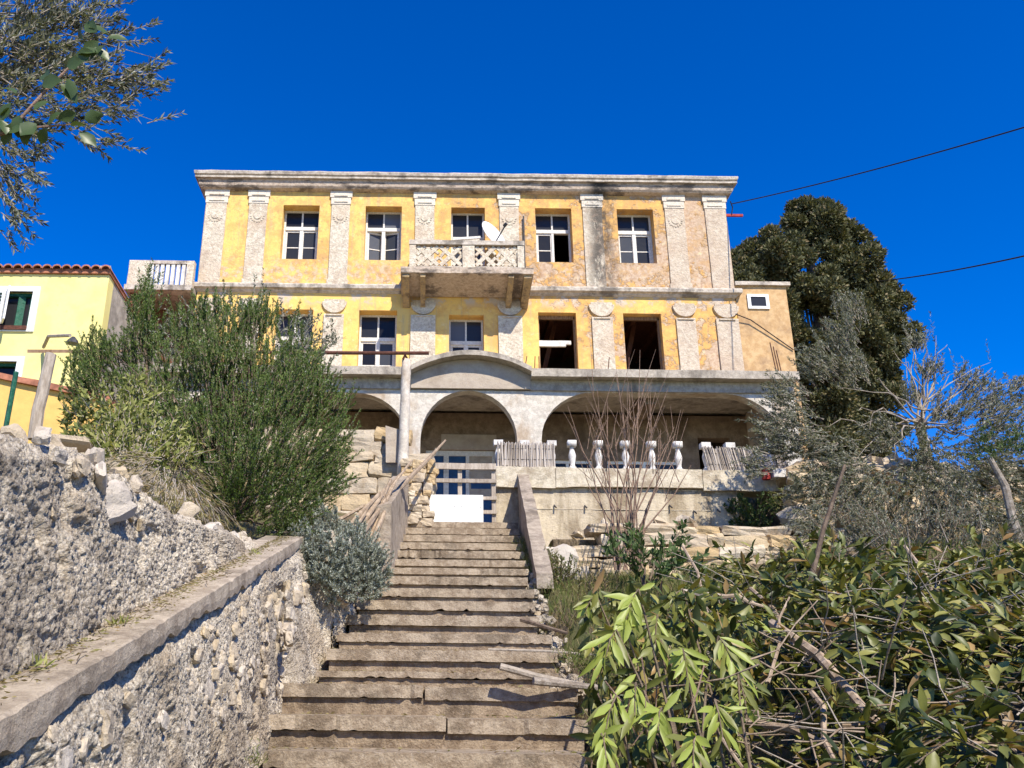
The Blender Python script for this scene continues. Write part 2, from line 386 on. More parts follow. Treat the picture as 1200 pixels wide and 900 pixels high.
mm('yellow_green', leafy([(0, (.12, .15, .03)), (.6, (.28, .30, .08)), (1, (.42, .40, .16))]), .6, .3, trans=.3)
mm('twig', flat((.16, .12, .08), .35, 12)); mm('red_twig', flat((.24, .16, .115), .3, 12)); mm('pale_twig', flat((.34, .29, .23), .3, 12))

# ---------------------------------------------------------------- ground
def stair_z(y): return .37 * y - 2.19
def ground_z(x, y):
    s = stair_z(min(max(y, 4.4), 12.7))
    if y < 4.4: s = stair_z(4.4) - (4.4 - y) * .12
    if y > 12.7: s = 2.44 + min(max(0, y - 20.5), 60) * .2
    if abs(x) < 1.12: s -= .62 if y < 12.7 else .15
    if x > 1.0:
        k = min(1, (x - 1.0) / 5); s += k * .35 + max(0, x - 4) * .10 - .10
        if x > 1.3: s -= .5 * min(1, max(0, (y - 7.5) / 3)) * min(1, (x - 1.3) / .3) * (1 if y < 12.9 else max(0, 1 - (y - 12.9) / 2))
    if x < -1.75 or (x < -.9 and y > 7.45):
        l = .80 + max(0, min(y, 13) - 6.2) * .27 + max(0, -x - 1.6) * .10 * min(1, max(0, y - 3) / 5)
        if y > 13: l = max(l - .2, 2.44)
        s = max(l, s) if y > 1 else s + .8
    elif x < -.9: s -= .6
    return s
def axis(lo, hi, a, b, fine):
    g = list(np.arange(a, b, fine)); k = fine
    x = b
    while x < hi: g.append(x); k *= 1.35; x += k
    x = a - fine; k = fine
    while x > lo: g.insert(0, x); k *= 1.35; x -= k
    return g
gx = axis(-320, 320, -7.12, 9.5, .2); gy = axis(-200, 420, -2, 15, .2)
V = []
for y in gy:
    for x in gx:
        n_ = mnoise.fractal(Vector((x * .9, y * .9, 0)), 1, 2, 4) * .07 if (x > 1.2 or x < -1.2) and y < 16 else 0
        V.append((x, y, ground_z(x, y) + n_))
nx = len(gx); ii = np.arange((len(gy) - 1) * nx).reshape(-1, nx)[:, :-1].ravel()
ground = npmesh('ground', V, np.stack([ii, ii + 1, ii + nx + 1, ii + nx], 1), M['soil'], smooth=True)
tag(ground, kind='structure')

# ---------------------------------------------------------------- unit rocks shared by every stone
def rock(seed, sub=1, amp=.28, flat_=1.0, rnd=.55):
    bm = bmesh.new(); bmesh.ops.create_cube(bm, size=1.0)
    if sub: bmesh.ops.subdivide_edges(bm, edges=bm.edges[:], cuts=sub, use_grid_fill=True)
    for v in bm.verts:
        d = v.co.copy(); r = .5 / max(d.length, .01); v.co = d.lerp(d * r * 1.15, rnd)
        v.co += mnoise.noise_vector(v.co * 2.3 + Vector((seed * 7.1, seed, 0))) * amp
        v.co.z *= flat_
    me = bpy.data.meshes.new('stone'); bm.to_mesh(me); bm.free(); return me
rocks = [rock(i) for i in range(8)]; procks = [rock(20 + i, 2, .22) for i in range(8)]
blocks = [rock(40 + i, 2, .13, 1.0, .22) for i in range(8)]
for me in rocks + blocks: me.materials.append(M['stone'])
for me in procks: me.materials.append(M['pale_stone'])
def stone_courses(parent, x0, x1, y, z0, z1, h=.17, wmin=.18, wmax=.42, depth=.22, meshes=None, name='stone', jit=.03, top=None):
    z = z0; k = 0
    while z < z1 and k < 240:
        hh = h * random.uniform(.65, 1.3); x = x0 + random.uniform(-.1, 0)
        while x < x1:
            wd = random.uniform(wmin, wmax)
            if top is None or z < top(x):
                share(name, random.choice(meshes or rocks), parent, (x + wd/2, y + random.uniform(-jit, jit), z + hh/2 + random.uniform(-.015, .015)),
                      (random.uniform(-.1, .1), random.uniform(-.12, .12), random.uniform(-.15, .15)), (wd * 1.02, depth, hh * 1.04)); k += 1
            x += wd
        z += hh

# ---------------------------------------------------------------- the villa
D = 20.5
villa = thing('old_villa', 'large derelict yellow villa with flaking plaster, balcony and arched ground floor', 'villa', loc=(1, D, 2.44))
bpy.context.view_layer.update()
IV = Matrix.Translation((-1, -D, -2.44))
def vp(o):                                   # keep world coordinates while parented to the villa
    o.parent = villa; o.matrix_parent_inverse = IV; return o
def wall_grid(x0, x1, z0, z1, y0, y1, holes):
    b = B(); xs = sorted({x0, x1, *[h[0] for h in holes], *[h[1] for h in holes]}); zs = sorted({z0, z1, *[h[2] for h in holes], *[h[3] for h in holes]})
    for a, c in zip(xs, xs[1:]):
        for e, g in zip(zs, zs[1:]):
            if any(h[0] <= a and c <= h[1] and h[2] <= e and g <= h[3] for h in holes): continue
            b.box(a, c, y0, y1, e, g)
    bm = b.bm; bmesh.ops.remove_doubles(bm, verts=bm.verts, dist=1e-5)
    seen = {}
    for f in bm.faces: seen.setdefault(tuple(sorted(v.index for v in f.verts)), [])
    bm.verts.index_update(); dup = {}
    for f in bm.faces: dup.setdefault(tuple(sorted(v.index for v in f.verts)), []).append(f)
    bmesh.ops.delete(bm, geom=[f for l in dup.values() if len(l) > 1 for f in l], context='FACES_ONLY')
    return b
UW = [-3.335, -1.18, 1.03, 3.26, 5.40]; LW = [-3.34, -1.24, .975, 3.25, 5.38]
up_holes = [(c - .475, c + .475, 10.70, 12.28) for c in UW]; up_holes[2] = (UW[2]-.44, UW[2]+.44, 10.0, 12.27)
lo_holes = [(c - .475, c + .475, 7.30, 9.29) for c in LW]; lo_holes[2] = (LW[2]-.435, LW[2]+.435, 7.3, 9.19)
vp(wall_grid(-5.85, 7.79, 9.86, 12.80, D, D + .42, up_holes).build('upper_wall', M['upper_paint']))
vp(wall_grid(-5.83, 7.77, 6.70, 9.86, D + .002, D + .42, lo_holes).build('middle_wall', M['lower_paint']))
# side, back and inside
vp(B().box(-5.85, -5.43, D + .42, 28, 2.4, 12.80).box(7.37, 7.79, D + .42, 28, 2.4, 12.80).box(-5.43, 7.37, 27.6, 28, 2.4, 12.8).build('side_wall', M['beige_render']))
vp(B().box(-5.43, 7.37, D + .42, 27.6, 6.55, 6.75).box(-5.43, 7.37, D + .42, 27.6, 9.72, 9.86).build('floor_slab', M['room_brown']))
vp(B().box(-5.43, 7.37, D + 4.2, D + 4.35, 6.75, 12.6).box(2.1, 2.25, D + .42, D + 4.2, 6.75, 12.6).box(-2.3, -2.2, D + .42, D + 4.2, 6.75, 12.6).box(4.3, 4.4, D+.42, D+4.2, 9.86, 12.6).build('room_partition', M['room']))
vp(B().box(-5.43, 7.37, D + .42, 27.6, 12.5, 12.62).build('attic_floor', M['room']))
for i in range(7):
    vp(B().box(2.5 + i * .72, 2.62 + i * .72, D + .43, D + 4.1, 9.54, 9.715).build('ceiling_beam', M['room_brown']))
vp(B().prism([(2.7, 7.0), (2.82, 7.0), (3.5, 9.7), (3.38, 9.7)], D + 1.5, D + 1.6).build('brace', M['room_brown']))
vp(B().prism([(4.8, 7.0), (4.92, 7.0), (5.6, 9.7), (5.48, 9.7)], D + 1.3, D + 1.4).build('brace', M['room_brown']))
# eaves: cove, fascia, slab edge, as a mitred ring round the front and the two sides
def ring(prof, x0, x1, y0, yb, name, m, amp=.012, worn=True):
    b = B(); path = [(x0, yb, -1, 0), (x0, y0, -1, -1), (x1, y0, 1, -1), (x1, yb, 1, 0)]; rows = []
    for (x, y, sx, sy) in path:
        rows.append([b.bm.verts.new((x + sx * o, y + sy * o, z)) for o, z in prof])
    for r, q in zip(rows, rows[1:]):
        for i in range(len(prof)): b.bm.faces.new((r[i], r[(i+1) % len(prof)], q[(i+1) % len(prof)], q[i]))
    b.bm.faces.new(rows[0]); b.bm.faces.new(rows[-1][::-1])
    if worn: b.chop(.22, amp, 2.2, 'xy')
    return vp(b.build(name, m))
ring([(-.2, 12.67), (.005, 12.67), (.05, 12.68), (.14, 12.71), (.175, 12.755), (.18, 12.77), (.20, 12.90), (.23, 12.925), (-.2, 12.93)], -5.85, 7.79, D, 27.9, 'eaves_cove', M['eaves'], .008)
ring([(-.2, 12.931), (.28, 12.931), (.28, 12.98), (.255, 13.0), (-.2, 13.0)], -5.85, 7.79, D, 27.9, 'eaves_fillet', M['ledge'], .01)
ring([(-.2, 13.001), (.25, 13.001), (.30, 13.03), (.315, 13.10), (.30, 13.125), (-.2, 13.13)], -5.85, 7.79, D, 27.9, 'eaves_edge', M['ledge'], .018)
vp(B().box(-5.6, 7.54, D + .2, 27.8, 12.94, 13.12).build('flat_roof', M['ledge']))
ring([(-.1, 9.74), (.005, 9.74), (.05, 9.77), (.07, 9.80), (.15, 9.83), (.16, 9.91), (.14, 9.95), (.02, 9.98), (-.1, 9.98)], -5.83, 7.77, D, 27.9, 'string_course', M['ledge'], .012)
# pilasters, upper storey: shaft, necking, capital, rosette
UP = [(-5.56, .27), (-4.46, .24), (-2.30, .24), (-.10, .25), (2.10, .25), (4.28, .25), (6.43, .25), (7.50, .27)]
for i, (c, hw) in enumerate(UP):
    b = B().box(c - hw, c + hw, D - .035, D + .02, 9.985, 12.30)
    if i in (1, 2, 3, 4, 6): b.box(c - hw - .03, c - hw + .0, D - .036, D + .02, 9.985, 10.12).box(c + hw, c + hw + .03, D - .036, D + .02, 9.985, 10.12)
    p = vp(b.chop(.3, .010, 3, 'xz').build('pilaster', M['pilaster_render']))
    q = B().box(c - hw - .02, c + hw + .02, D - .048, D + .02, 12.305, 12.50).box(c - hw - .05, c + hw + .05, D - .062, D + .02, 12.503, 12.685)
    q.box(c - hw * .72, c + hw * .72, D - .085, D - .062, 12.53, 12.575).box(c - hw * .72, c + hw * .72, D - .068, D - .048, 12.36, 12.395)
    q = q.chop(.25, .006, 3, 'xz').build('capital', M['pilaster_render']); q.parent = p
    if i not in (5, 7):
        z = 11.93; rr = B()
        rr.prism([(c + .10*math.cos(t*math.pi/6), z + .10*math.sin(t*math.pi/6)) for t in range(12)], D - .05, D - .036)
        for t in range(9):
            a = math.pi + t * math.pi / 8; rr.box(c + .17*math.cos(a) - .02, c + .17*math.cos(a) + .02, D - .048, D - .036, z + .17*math.sin(a) - .02, z + .17*math.sin(a) + .02)
        rr = rr.build('rosette', M['pilaster_render']); rr.parent = p
LP = [(-5.5, .25), (-4.44, .24), (-2.34, .25), (-.11, .31), (2.07, .30), (4.37, .26), (6.46, .24), (7.50, .28)]
for c, hw in LP:
    p = vp(B().box(c - hw, c + hw, D - .045, D + .02, 6.75, 9.16).chop(.3, .008, 3, 'xz').build('pilaster', M['pilaster_render']))
    z = 9.50; r = min(.32, hw + .06); b = B(); seg = [(c + r*math.cos(t), z + r*math.sin(t)) for t in np.linspace(math.pi, 2*math.pi, 17)]
    b.prism([(c + r*.86*math.cos(t), z + r*.86*math.sin(t)) for t in np.linspace(math.pi - .25, 2*math.pi + .25, 17)], D - .04, D + .02)
    for k in range(16):
        a, q = seg[k], seg[k+1]; i_ = lambda P_: (c + (P_[0]-c)*.84, z + (P_[1]-z)*.84)
        b.prism([a, q, i_(q), i_(a)], D - .055, D + .02)
    m_ = b.build('medallion', M['pilaster_render']); m_.parent = p
    n_ = B().box(c - .20, c + .20, D - .075, D - .02, 9.11, 9.145).build('necking', M['pilaster_render']); n_.parent = p

# windows: outer frame, transom, casements, panes as sub-parts
def window(c, hw, z0, z1, kind='whole', sill=False):
    y = D + .30; zt = z1 - (z1 - z0) * .34; f = .047
    W = M['white_wood']; b = B()
    b.box(c - hw, c - hw + f, y, y + .08, z0, z1).box(c + hw - f, c + hw, y, y + .08, z0, z1)
    b.box(c - hw + f, c + hw - f, y, y + .08, z1 - f, z1).box(c - hw + f, c + hw - f, y - .02, y + .08, zt - .05, zt + .05)
    if kind != 'empty': b.box(c - hw + f, c + hw - f, y + .002, y + .078, z0, z0 + .06)
    fr = vp(b.build('window', W))
    def sub(o): o.parent = fr; return o
    def pane(x0, x1, a, q, yy=y + .04):
        sub(B().box(x0, x1, yy, yy + .006, a, q).build('pane', M['glass']))
    # top light
    sub(B().box(c - .022, c + .022, y + .01, y + .07, zt + .05, z1 - f).build('glazing_bar', W))
    pane(c - hw + f, c - .022, zt + .05, z1 - f); pane(c + .022, c + hw - f, zt + .05, z1 - f)
    for s in (-1, 1):
        if kind == 'open_right' and s == 1: continue
        bm = B(); wd = hw - f - .012; h0, h1 = z0 + .062, zt - .052
        x0, x1 = (0, wd)
        bm.box(x0, x0 + .05, 0, .05, h0, h1).box(x1 - .05, x1, 0, .05, h0, h1).box(x0 + .05, x1 - .05, 0, .05, h1 - .05, h1).box(x0 + .05, x1 - .05, 0, .05, h0, h0 + .06)
        zc = h0 + (h1 - h0) * .47; bm.box(x0 + .05, x1 - .05, .01, .04, zc - .013, zc + .013)
        ang = {'ajar': R(9) * (1 if s < 0 else -1), 'ajar2': R(16) if s < 0 else -R(14)}.get(kind, 0)
        o = sub(bm.build('casement', W)); p1 = sub(B().box(.05, wd - .05, .022, .028, h0 + .06, h1 - .05).build('pane', M['glass']))
        for q in (o, p1):
            if s < 0: q.location = (c - hw + f + .004, y + .015, 0); q.rotation_euler.z = ang
            else: q.location = (c + hw - f - .004, y + .065, 0); q.rotation_euler.z = math.pi + ang
    if kind not in ('open_right',): sub(B().box(c - .045, c + .045, y - .012, y + .014, z0 + .062, zt - .052).build('mullion', W))
    else: sub(B().box(c - .03, c + .03, y - .012, y + .05, z0 + .062, zt - .052).build('mullion', W))
    if sill: sub(B().box(c - hw - .03, c + hw + .03, D - .03, D + .2, z0 - .06, z0 - .003).chop(.2, .006).build('sill', M['ledge']))
    return fr
window(UW[0], .473, 10.70, 12.28, 'whole'); window(UW[1], .473, 10.70, 12.28, 'ajar2'); w3 = window(UW[2], .438, 10.0, 12.27, 'ajar', False)
o = B().hexa([(.66, D+.17, 11.40), (1.36, D+.17, 11.46), (1.36, D+.21, 11.46), (.66, D+.21, 11.40), (.66, D+.17, 11.47), (1.36, D+.17, 11.53), (1.36, D+.21, 11.53), (.66, D+.21, 11.47)]).build('loose_bar', M['white_wood']); o.parent = w3
window(UW[3], .473, 10.70, 12.28, 'open_right'); window(UW[4], .473, 10.70, 12.28, 'whole')
window(LW[0], .473, 7.3, 9.29, 'ajar', False); window(LW[1], .473, 7.3, 9.29, 'whole', False); window(LW[2], .433, 7.3, 9.19, 'whole', False)
b = B().box(LW[3] - .47, LW[3] + .35, D + .18, D + .24, 8.50, 8.60).box(LW[3] - .47, LW[3] + .22, D + .17, D + .24, 8.44, 8.496)
vp(b.chop(.15, .008).build('loose_crossbar', M['old_white']))
for c in (LW[3], LW[4]):
    vp(B().box(c - .473, c - .43, D + .2, D + .28, 7.3, 9.25).box(c + .43, c + .473, D + .2, D + .28, 7.3, 9.25).box(c - .473, c + .473, D + .2, D + .28, 9.2, 9.288).build('window_frame', M['brown_wood']))

# balcony: slab, brackets, parapet posts, rails, pierced panels
bal = vp(B().prism([(19.45, 9.83), (19.45, 9.99), (D, 9.995), (D, 9.70), (D - .05, 9.66), (19.6, 9.80)], -.66, 2.56, 'x').chop(.2, .014, 2.5).build('balcony', M['eaves']))
for x, wd in ((-.54, .085), (-.12, .06), (2.02, .065), (2.42, .09)):
    o = B().prism([(19.5, 9.82), (19.5, 9.74), (D - .02, 9.36), (D - .02, 9.66)], x - wd, x + wd, 'x').chop(.15, .012).build('bracket', M['rusty_bracket']); o.parent = bal
yp = 19.56; pb = M['ledge']
def par(o): o.parent = bal; return o
par(B().box(-.47, 2.36, yp - .05, yp + .11, 10.64, 10.76).chop(.15, .012).build('top_rail', pb))
for x0, x1 in ((-.46, -.30), (.84, 1.14), (2.19, 2.35)):
    par(B().box(x0, x1, yp - .03, yp + .09, 9.992, 10.64).chop(.15, .01).build('parapet_post', M['pilaster_render']))
par(B().box(-.30, .84, yp, yp + .08, 9.992, 10.07).box(1.14, 2.19, yp, yp + .08, 9.992, 10.07).chop(.15, .006).build('bottom_rail', pb))
for xa, xb, y_ in ((-.46, -.36, 0), (2.25, 2.35, 0)):
    par(B().box(xa, xb, yp + .09, D, 9.995, 10.70).build('side_parapet', M['pilaster_render']))
for (x0, x1) in ((-.30, .84), (1.14, 2.19)):
    m0 = (x0 + x1) / 2; z0, z1 = 10.07, 10.64; hz = (z1 - z0) / 2; zc = (z0 + z1) / 2; hx = (x1 - x0) / 4
    def bar(ax, az, bx, bz, t=.042, yy=0.0):
        d = Vector((bx-ax, bz-az)); nn = Vector((-d.y, d.x)).normalized() * t
        par(B().prism([(ax+nn.x, az+nn.y), (bx+nn.x, bz+nn.y), (bx-nn.x, bz-nn.y), (ax-nn.x, az-nn.y)], yp + .012 + yy, yp + .065 + yy).build('lattice_bar', M['pilaster_render']))
    for k, cx_ in enumerate((x0 + hx, m0 + hx)):
        bar(cx_ - hx + .03, z0 + .03, cx_ + hx - .03, z1 - .03, .05); bar(cx_ - hx + .03, z1 - .03, cx_ + hx - .03, z0 + .03, .05, .003)
        s = 1 if k == 0 else -1
        bar(cx_ - hx*.9, zc + s*.02, cx_ - hx*.2, z1 - .03, .035, .005); bar(cx_ + hx*.2, z0 + .03, cx_ + hx*.95, zc - s*.03, .035, .005)
        bar(cx_ - hx*.95, zc - .05, cx_ - hx*.3, z0 + .04, .03, .007); bar(cx_ + hx*.25, z1 - .04, cx_ + hx*.95, zc + .06, .03, .007)
par(B().tube([(2.47, 20.44, 10.0), (2.47, 20.44, 12.0)], .02).build('downpipe', M['dark_metal']))

# terrace over the arcade: slab, arched canopy, beam, arch wall
tc = M['terrace_concrete']
ter = vp(B().box(-5.9, -.34, 17.9, D, 6.62, 6.80).box(2.24, 7.97, 17.9, D, 6.62, 6.80).box(-.34, 2.24, 18.5, D, 6.6, 6.78).chop(.3, .012, 2).build('terrace_slab', tc))
def tp(o): o.parent = ter; return o
arc = [(x, 6.80 + .36 * (1 - ((x - .95) / 1.29) ** 2)) for x in np.linspace(-.34, 2.24, 25)]
tp(B().prism([(x, z + .02) for x, z in arc] + [(x, z - .09) for x, z in arc[::-1]], 17.84, 18.6).chop(.2, .010, 2.4, 'xy').build('arched_canopy', tc))
tp(B().prism([(x, z - .095) for x, z in arc] + [(2.24, 6.40), (-.34, 6.40)], 18.12, 18.5).build('canopy_front', M['beige_render']))
tp(B().box(-5.85, -.345, 18.15, 18.6, 6.385, 6.618).box(2.245, 7.93, 18.15, 18.6, 6.385, 6.618).chop(.5, .006).build('beam', tc))
def arch_cut(x0, x1, zs, zt, rx, n=10):
    a = [(x0, 2.45), (x0, zs)]; a += [(x0 + rx - rx*math.cos(t), zs + (zt-zs)*math.sin(t)) for t in np.linspace(0, math.pi/2, n)][1:]
    a += [(x1 - rx + rx*math.cos(t), zs + (zt-zs)*math.sin(t)) for t in np.linspace(math.pi/2, 0, n)]; return a + [(x1, 2.45)]
A1 = arch_cut(-5.55, -.40, 5.25, 6.30, 1.15); A2 = arch_cut(-.12, 1.93, 5.30, 6.378, 1.02); A3 = arch_cut(2.45, 7.60, 5.30, 6.375, 1.2)
# the front wall as strips between arch outline and beam
def arch_wall(name, y0, y1, zt, m, cuts, xs0, xs1):
    b = B(); pts = [(xs0, 2.45)]
    for cset in cuts: pts += cset
    pts += [(xs1, 2.45), (xs1, zt)]
    cols = sorted({round(p[0], 4) for p in pts})
    def under(x):                                   # lowest solid z at x
        for cset in cuts:
            if cset[0][0] - 1e-6 <= x <= cset[-1][0] + 1e-6:
                for p, q in zip(cset, cset[1:]):
                    if p[0] <= x <= q[0] and q[0] > p[0]: return p[1] + (q[1]-p[1]) * (x-p[0]) / (q[0]-p[0])
        return 2.45
    for a, c in zip(cols, cols[1:]):
        e = 1e-5; za, zb = under(a + e), under(c - e)
        if min(za, zb) > zt - .004: continue
        b.hexa([(a, y0, min(za, zt)), (c, y0, min(zb, zt)), (c, y1, min(zb, zt)), (a, y1, min(za, zt)), (a, y0, zt), (c, y0, zt), (c, y1, zt), (a, y1, zt)])
    bm = b.bm; bmesh.ops.remove_doubles(bm, verts=bm.verts, dist=1e-5); bm.verts.index_update(); dup = {}
    for f in bm.faces: dup.setdefault(tuple(sorted(v.index for v in f.verts)), []).append(f)
    bmesh.ops.delete(bm, geom=[f for l in dup.values() if len(l) > 1 for f in l], context='FACES_ONLY')
    return b.build(name, m)
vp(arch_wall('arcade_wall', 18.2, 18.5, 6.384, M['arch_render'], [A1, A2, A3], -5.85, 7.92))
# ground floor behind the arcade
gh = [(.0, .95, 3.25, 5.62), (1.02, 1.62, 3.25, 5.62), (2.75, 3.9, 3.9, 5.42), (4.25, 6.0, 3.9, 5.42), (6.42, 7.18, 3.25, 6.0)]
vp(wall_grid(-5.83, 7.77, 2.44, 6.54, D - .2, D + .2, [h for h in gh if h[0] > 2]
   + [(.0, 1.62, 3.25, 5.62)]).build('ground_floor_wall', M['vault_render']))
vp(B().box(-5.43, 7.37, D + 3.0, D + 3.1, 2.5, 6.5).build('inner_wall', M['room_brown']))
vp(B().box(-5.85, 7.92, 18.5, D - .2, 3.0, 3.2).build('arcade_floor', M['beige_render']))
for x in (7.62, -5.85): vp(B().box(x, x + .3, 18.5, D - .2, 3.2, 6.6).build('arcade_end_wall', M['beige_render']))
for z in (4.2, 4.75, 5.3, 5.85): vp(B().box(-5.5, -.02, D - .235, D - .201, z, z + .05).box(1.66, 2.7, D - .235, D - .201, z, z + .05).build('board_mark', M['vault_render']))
vp(B().box(-5.0, -2.6, D - .24, D - .2, 3.3, 4.95).build('shade_panel', M['room']))  # solid dark panel on the wall, coloured like the shade inside an opening
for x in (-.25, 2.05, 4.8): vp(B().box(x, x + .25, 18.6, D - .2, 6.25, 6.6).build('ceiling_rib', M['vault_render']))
# blue door and its white-framed side light
dr = vp(B().box(.0, 1.62, D - .16, D - .08, 5.50, 5.62).box(.0, .06, D - .16, D - .08, 3.25, 5.5).box(1.56, 1.62, D-.16, D-.08, 3.25, 5.5).box(.42, .54, D-.16, D-.08, 3.25, 5.5).box(.94, 1.02, D-.16, D-.08, 3.25, 5.5).build('door_frame', M['old_white']))
def dp(o): o.parent = dr; return o
dp(B().box(.06, .42, D-.12, D-.11, 3.25, 5.5).box(.54, .94, D-.12, D-.11, 3.25, 5.5).build('side_pane', M['blue_paint']))
dp(B().box(1.02, 1.56, D-.13, D-.09, 3.25, 4.55).box(1.06, 1.52, D-.135, D-.091, 4.72, 4.9).build('door_panel', M['blue_paint']))
dp(B().box(1.02, 1.56, D-.129, D-.09, 4.55, 5.5).build('door_leaf', M['beige_render']))
dp(B().box(.36, 1.66, D - .24, D - .201, 5.63, 6.0).build('lintel_board', M['beige_render']))
for (x0, x1, z0, z1) in (gh[2], gh[3]):
    f = vp(B().box(x0, x1, D - .14, D - .06, z1 - .07, z1).box(x0, x0 + .06, D-.14, D-.06, z0, z1 - .07).box(x1 - .06, x1, D-.14, D-.06, z0, z1 - .07).box((x0+x1)/2 - .035, (x0+x1)/2 + .035, D-.139, D-.061, z0, z1 - .07).build('window', M['clean_white']))
    o = B().box(x0 + .06, x1 - .06, D - .1, D - .094, z0, z1 - .07).build('pane', M['glass']); o.parent = f
# side terrace over the junk store on the left, with its slatted parapet
st = vp(B().box(-7.55, -5.86, 20.1, 21.6, 9.60, 9.74).chop(.25, .012).build('side_terrace', M['ledge']))
for x0, x1 in ((-7.5, -7.0), (-6.05, -5.87)):
    o = B().box(x0, x1, 20.12, 20.3, 9.742, 10.42).chop(.2, .008).build('parapet_post', M['pilaster_render']); o.parent = st
o = B().box(-7.0, -6.05, 20.12, 20.28, 10.33, 10.42).build('parapet_rail', M['ledge']); o.parent = st
for k in range(7):
    x = -6.97 + k * .133; o = B().box(x, x + .085, 20.14, 20.22, 9.742, 10.33).build('parapet_slat', M['old_white']); o.parent = st
vp(B().box(-7.45, -7.2, 20.3, 21.4, 4, 9.6).box(-7.2, -5.85, 21.3, 21.4, 4, 9.6).build('store_wall', M['room_brown']))
for k in range(9):
    x = random.uniform(-7.2, -6.0); z = random.uniform(7.6, 9.2); dx = random.uniform(-.5, .5)
    vp(B().tube([(x, 20.35 + k*.04, z), (x + dx, 20.4 + k*.04, z + random.uniform(-.9, .4))], .018, 5).build('rusty_rod', M['rust']))
# annex on the right with a small window
an = vp(B().box(7.80, 9.10, D + .03, 24.5, 2.4, 10.10).build('annex_wall', M['ochre_render']))
o = B().box(7.80, 9.2, D - .05, 24.6, 10.103, 10.20).chop(.3, .01).build('annex_roof', M['ledge']); o.parent = an
o = B().box(8.08, 8.16, D - .01, D + .028, 9.46, 9.86).box(8.54, 8.62, D-.01, D+.028, 9.46, 9.86).box(8.16, 8.54, D-.01, D+.028, 9.79, 9.86).box(8.16, 8.54, D-.01, D+.028, 9.46, 9.53).build('annex_window', M['clean_white']); o.parent = an
o = B().box(8.16, 8.54, D + .012, D + .029, 9.53, 9.79).build('annex_pane', M['glass']); o.parent = an
for k, x in enumerate((8.42, 8.52, 8.62)):
    o = B().tube([(x, 17.98 + .1*k, 6.8), (x - .05, 18.0 + .1*k, 7.5 - .05*k)], .012, 5).build('rebar', M['rust']); o.location = (-.9, 0, 0); o.parent = ter
for x in (2.1, 2.32, 2.42, 3.9, 4.35): tp(B().tube([(x, 18.0, 6.78), (x + random.uniform(-.05, .12), 18.02, 7.12)], .010, 5).build('rebar', M['rust']))

# satellite dish, bolted on an arm behind the parapet
dish = thing('satellite_dish', 'white satellite dish above the balcony parapet, tilted to the right', 'satellite dish', loc=(1.62, 19.9, 11.08))
b = B(); prof = [(r_, .32 * r_ * r_) for r_ in np.linspace(0.01, .46, 8)]
rings = [[b.bm.verts.new((r_*math.cos(t*math.pi/12)*.92, r_*math.sin(t*math.pi/12), z)) for t in range(24)] for r_, z in prof] + [[b.bm.verts.new((.45*.92*math.cos(t*math.pi/12), .45*math.sin(t*math.pi/12), .045)) for t in range(24)], [b.bm.verts.new((.02*math.cos(t*math.pi/12), .02*math.sin(t*math.pi/12), -.02)) for t in range(24)]]
for p_, q_ in zip(rings, rings[1:]):
    for t in range(24): b.bm.faces.new((p_[t], p_[(t+1) % 24], q_[(t+1) % 24], q_[t]))
o = b.build('reflector', M['dish_white'], dish, True)
o.rotation_euler = Vector((.62, -.62, .38)).to_track_quat('Z', 'Y').to_euler()
dv = Vector((.62, -.62, .38)).normalized()
B().tube([(-.08, 0, -.42), dv * .45 + Vector((.0, 0, -.02))], .018, 6).build('feed_arm', M['dark_metal'], dish)
B().tube([dv * .40, dv * .50], .045, 8).build('feed_horn', M['dark_metal'], dish)
B().tube([(-.1, .1, -.1), (-.1, .1, -1.06)], .025, 6).build('mast', M['dark_metal'], dish)
for o_ in dish.children: o_.matrix_parent_inverse = Matrix.Identity(4)

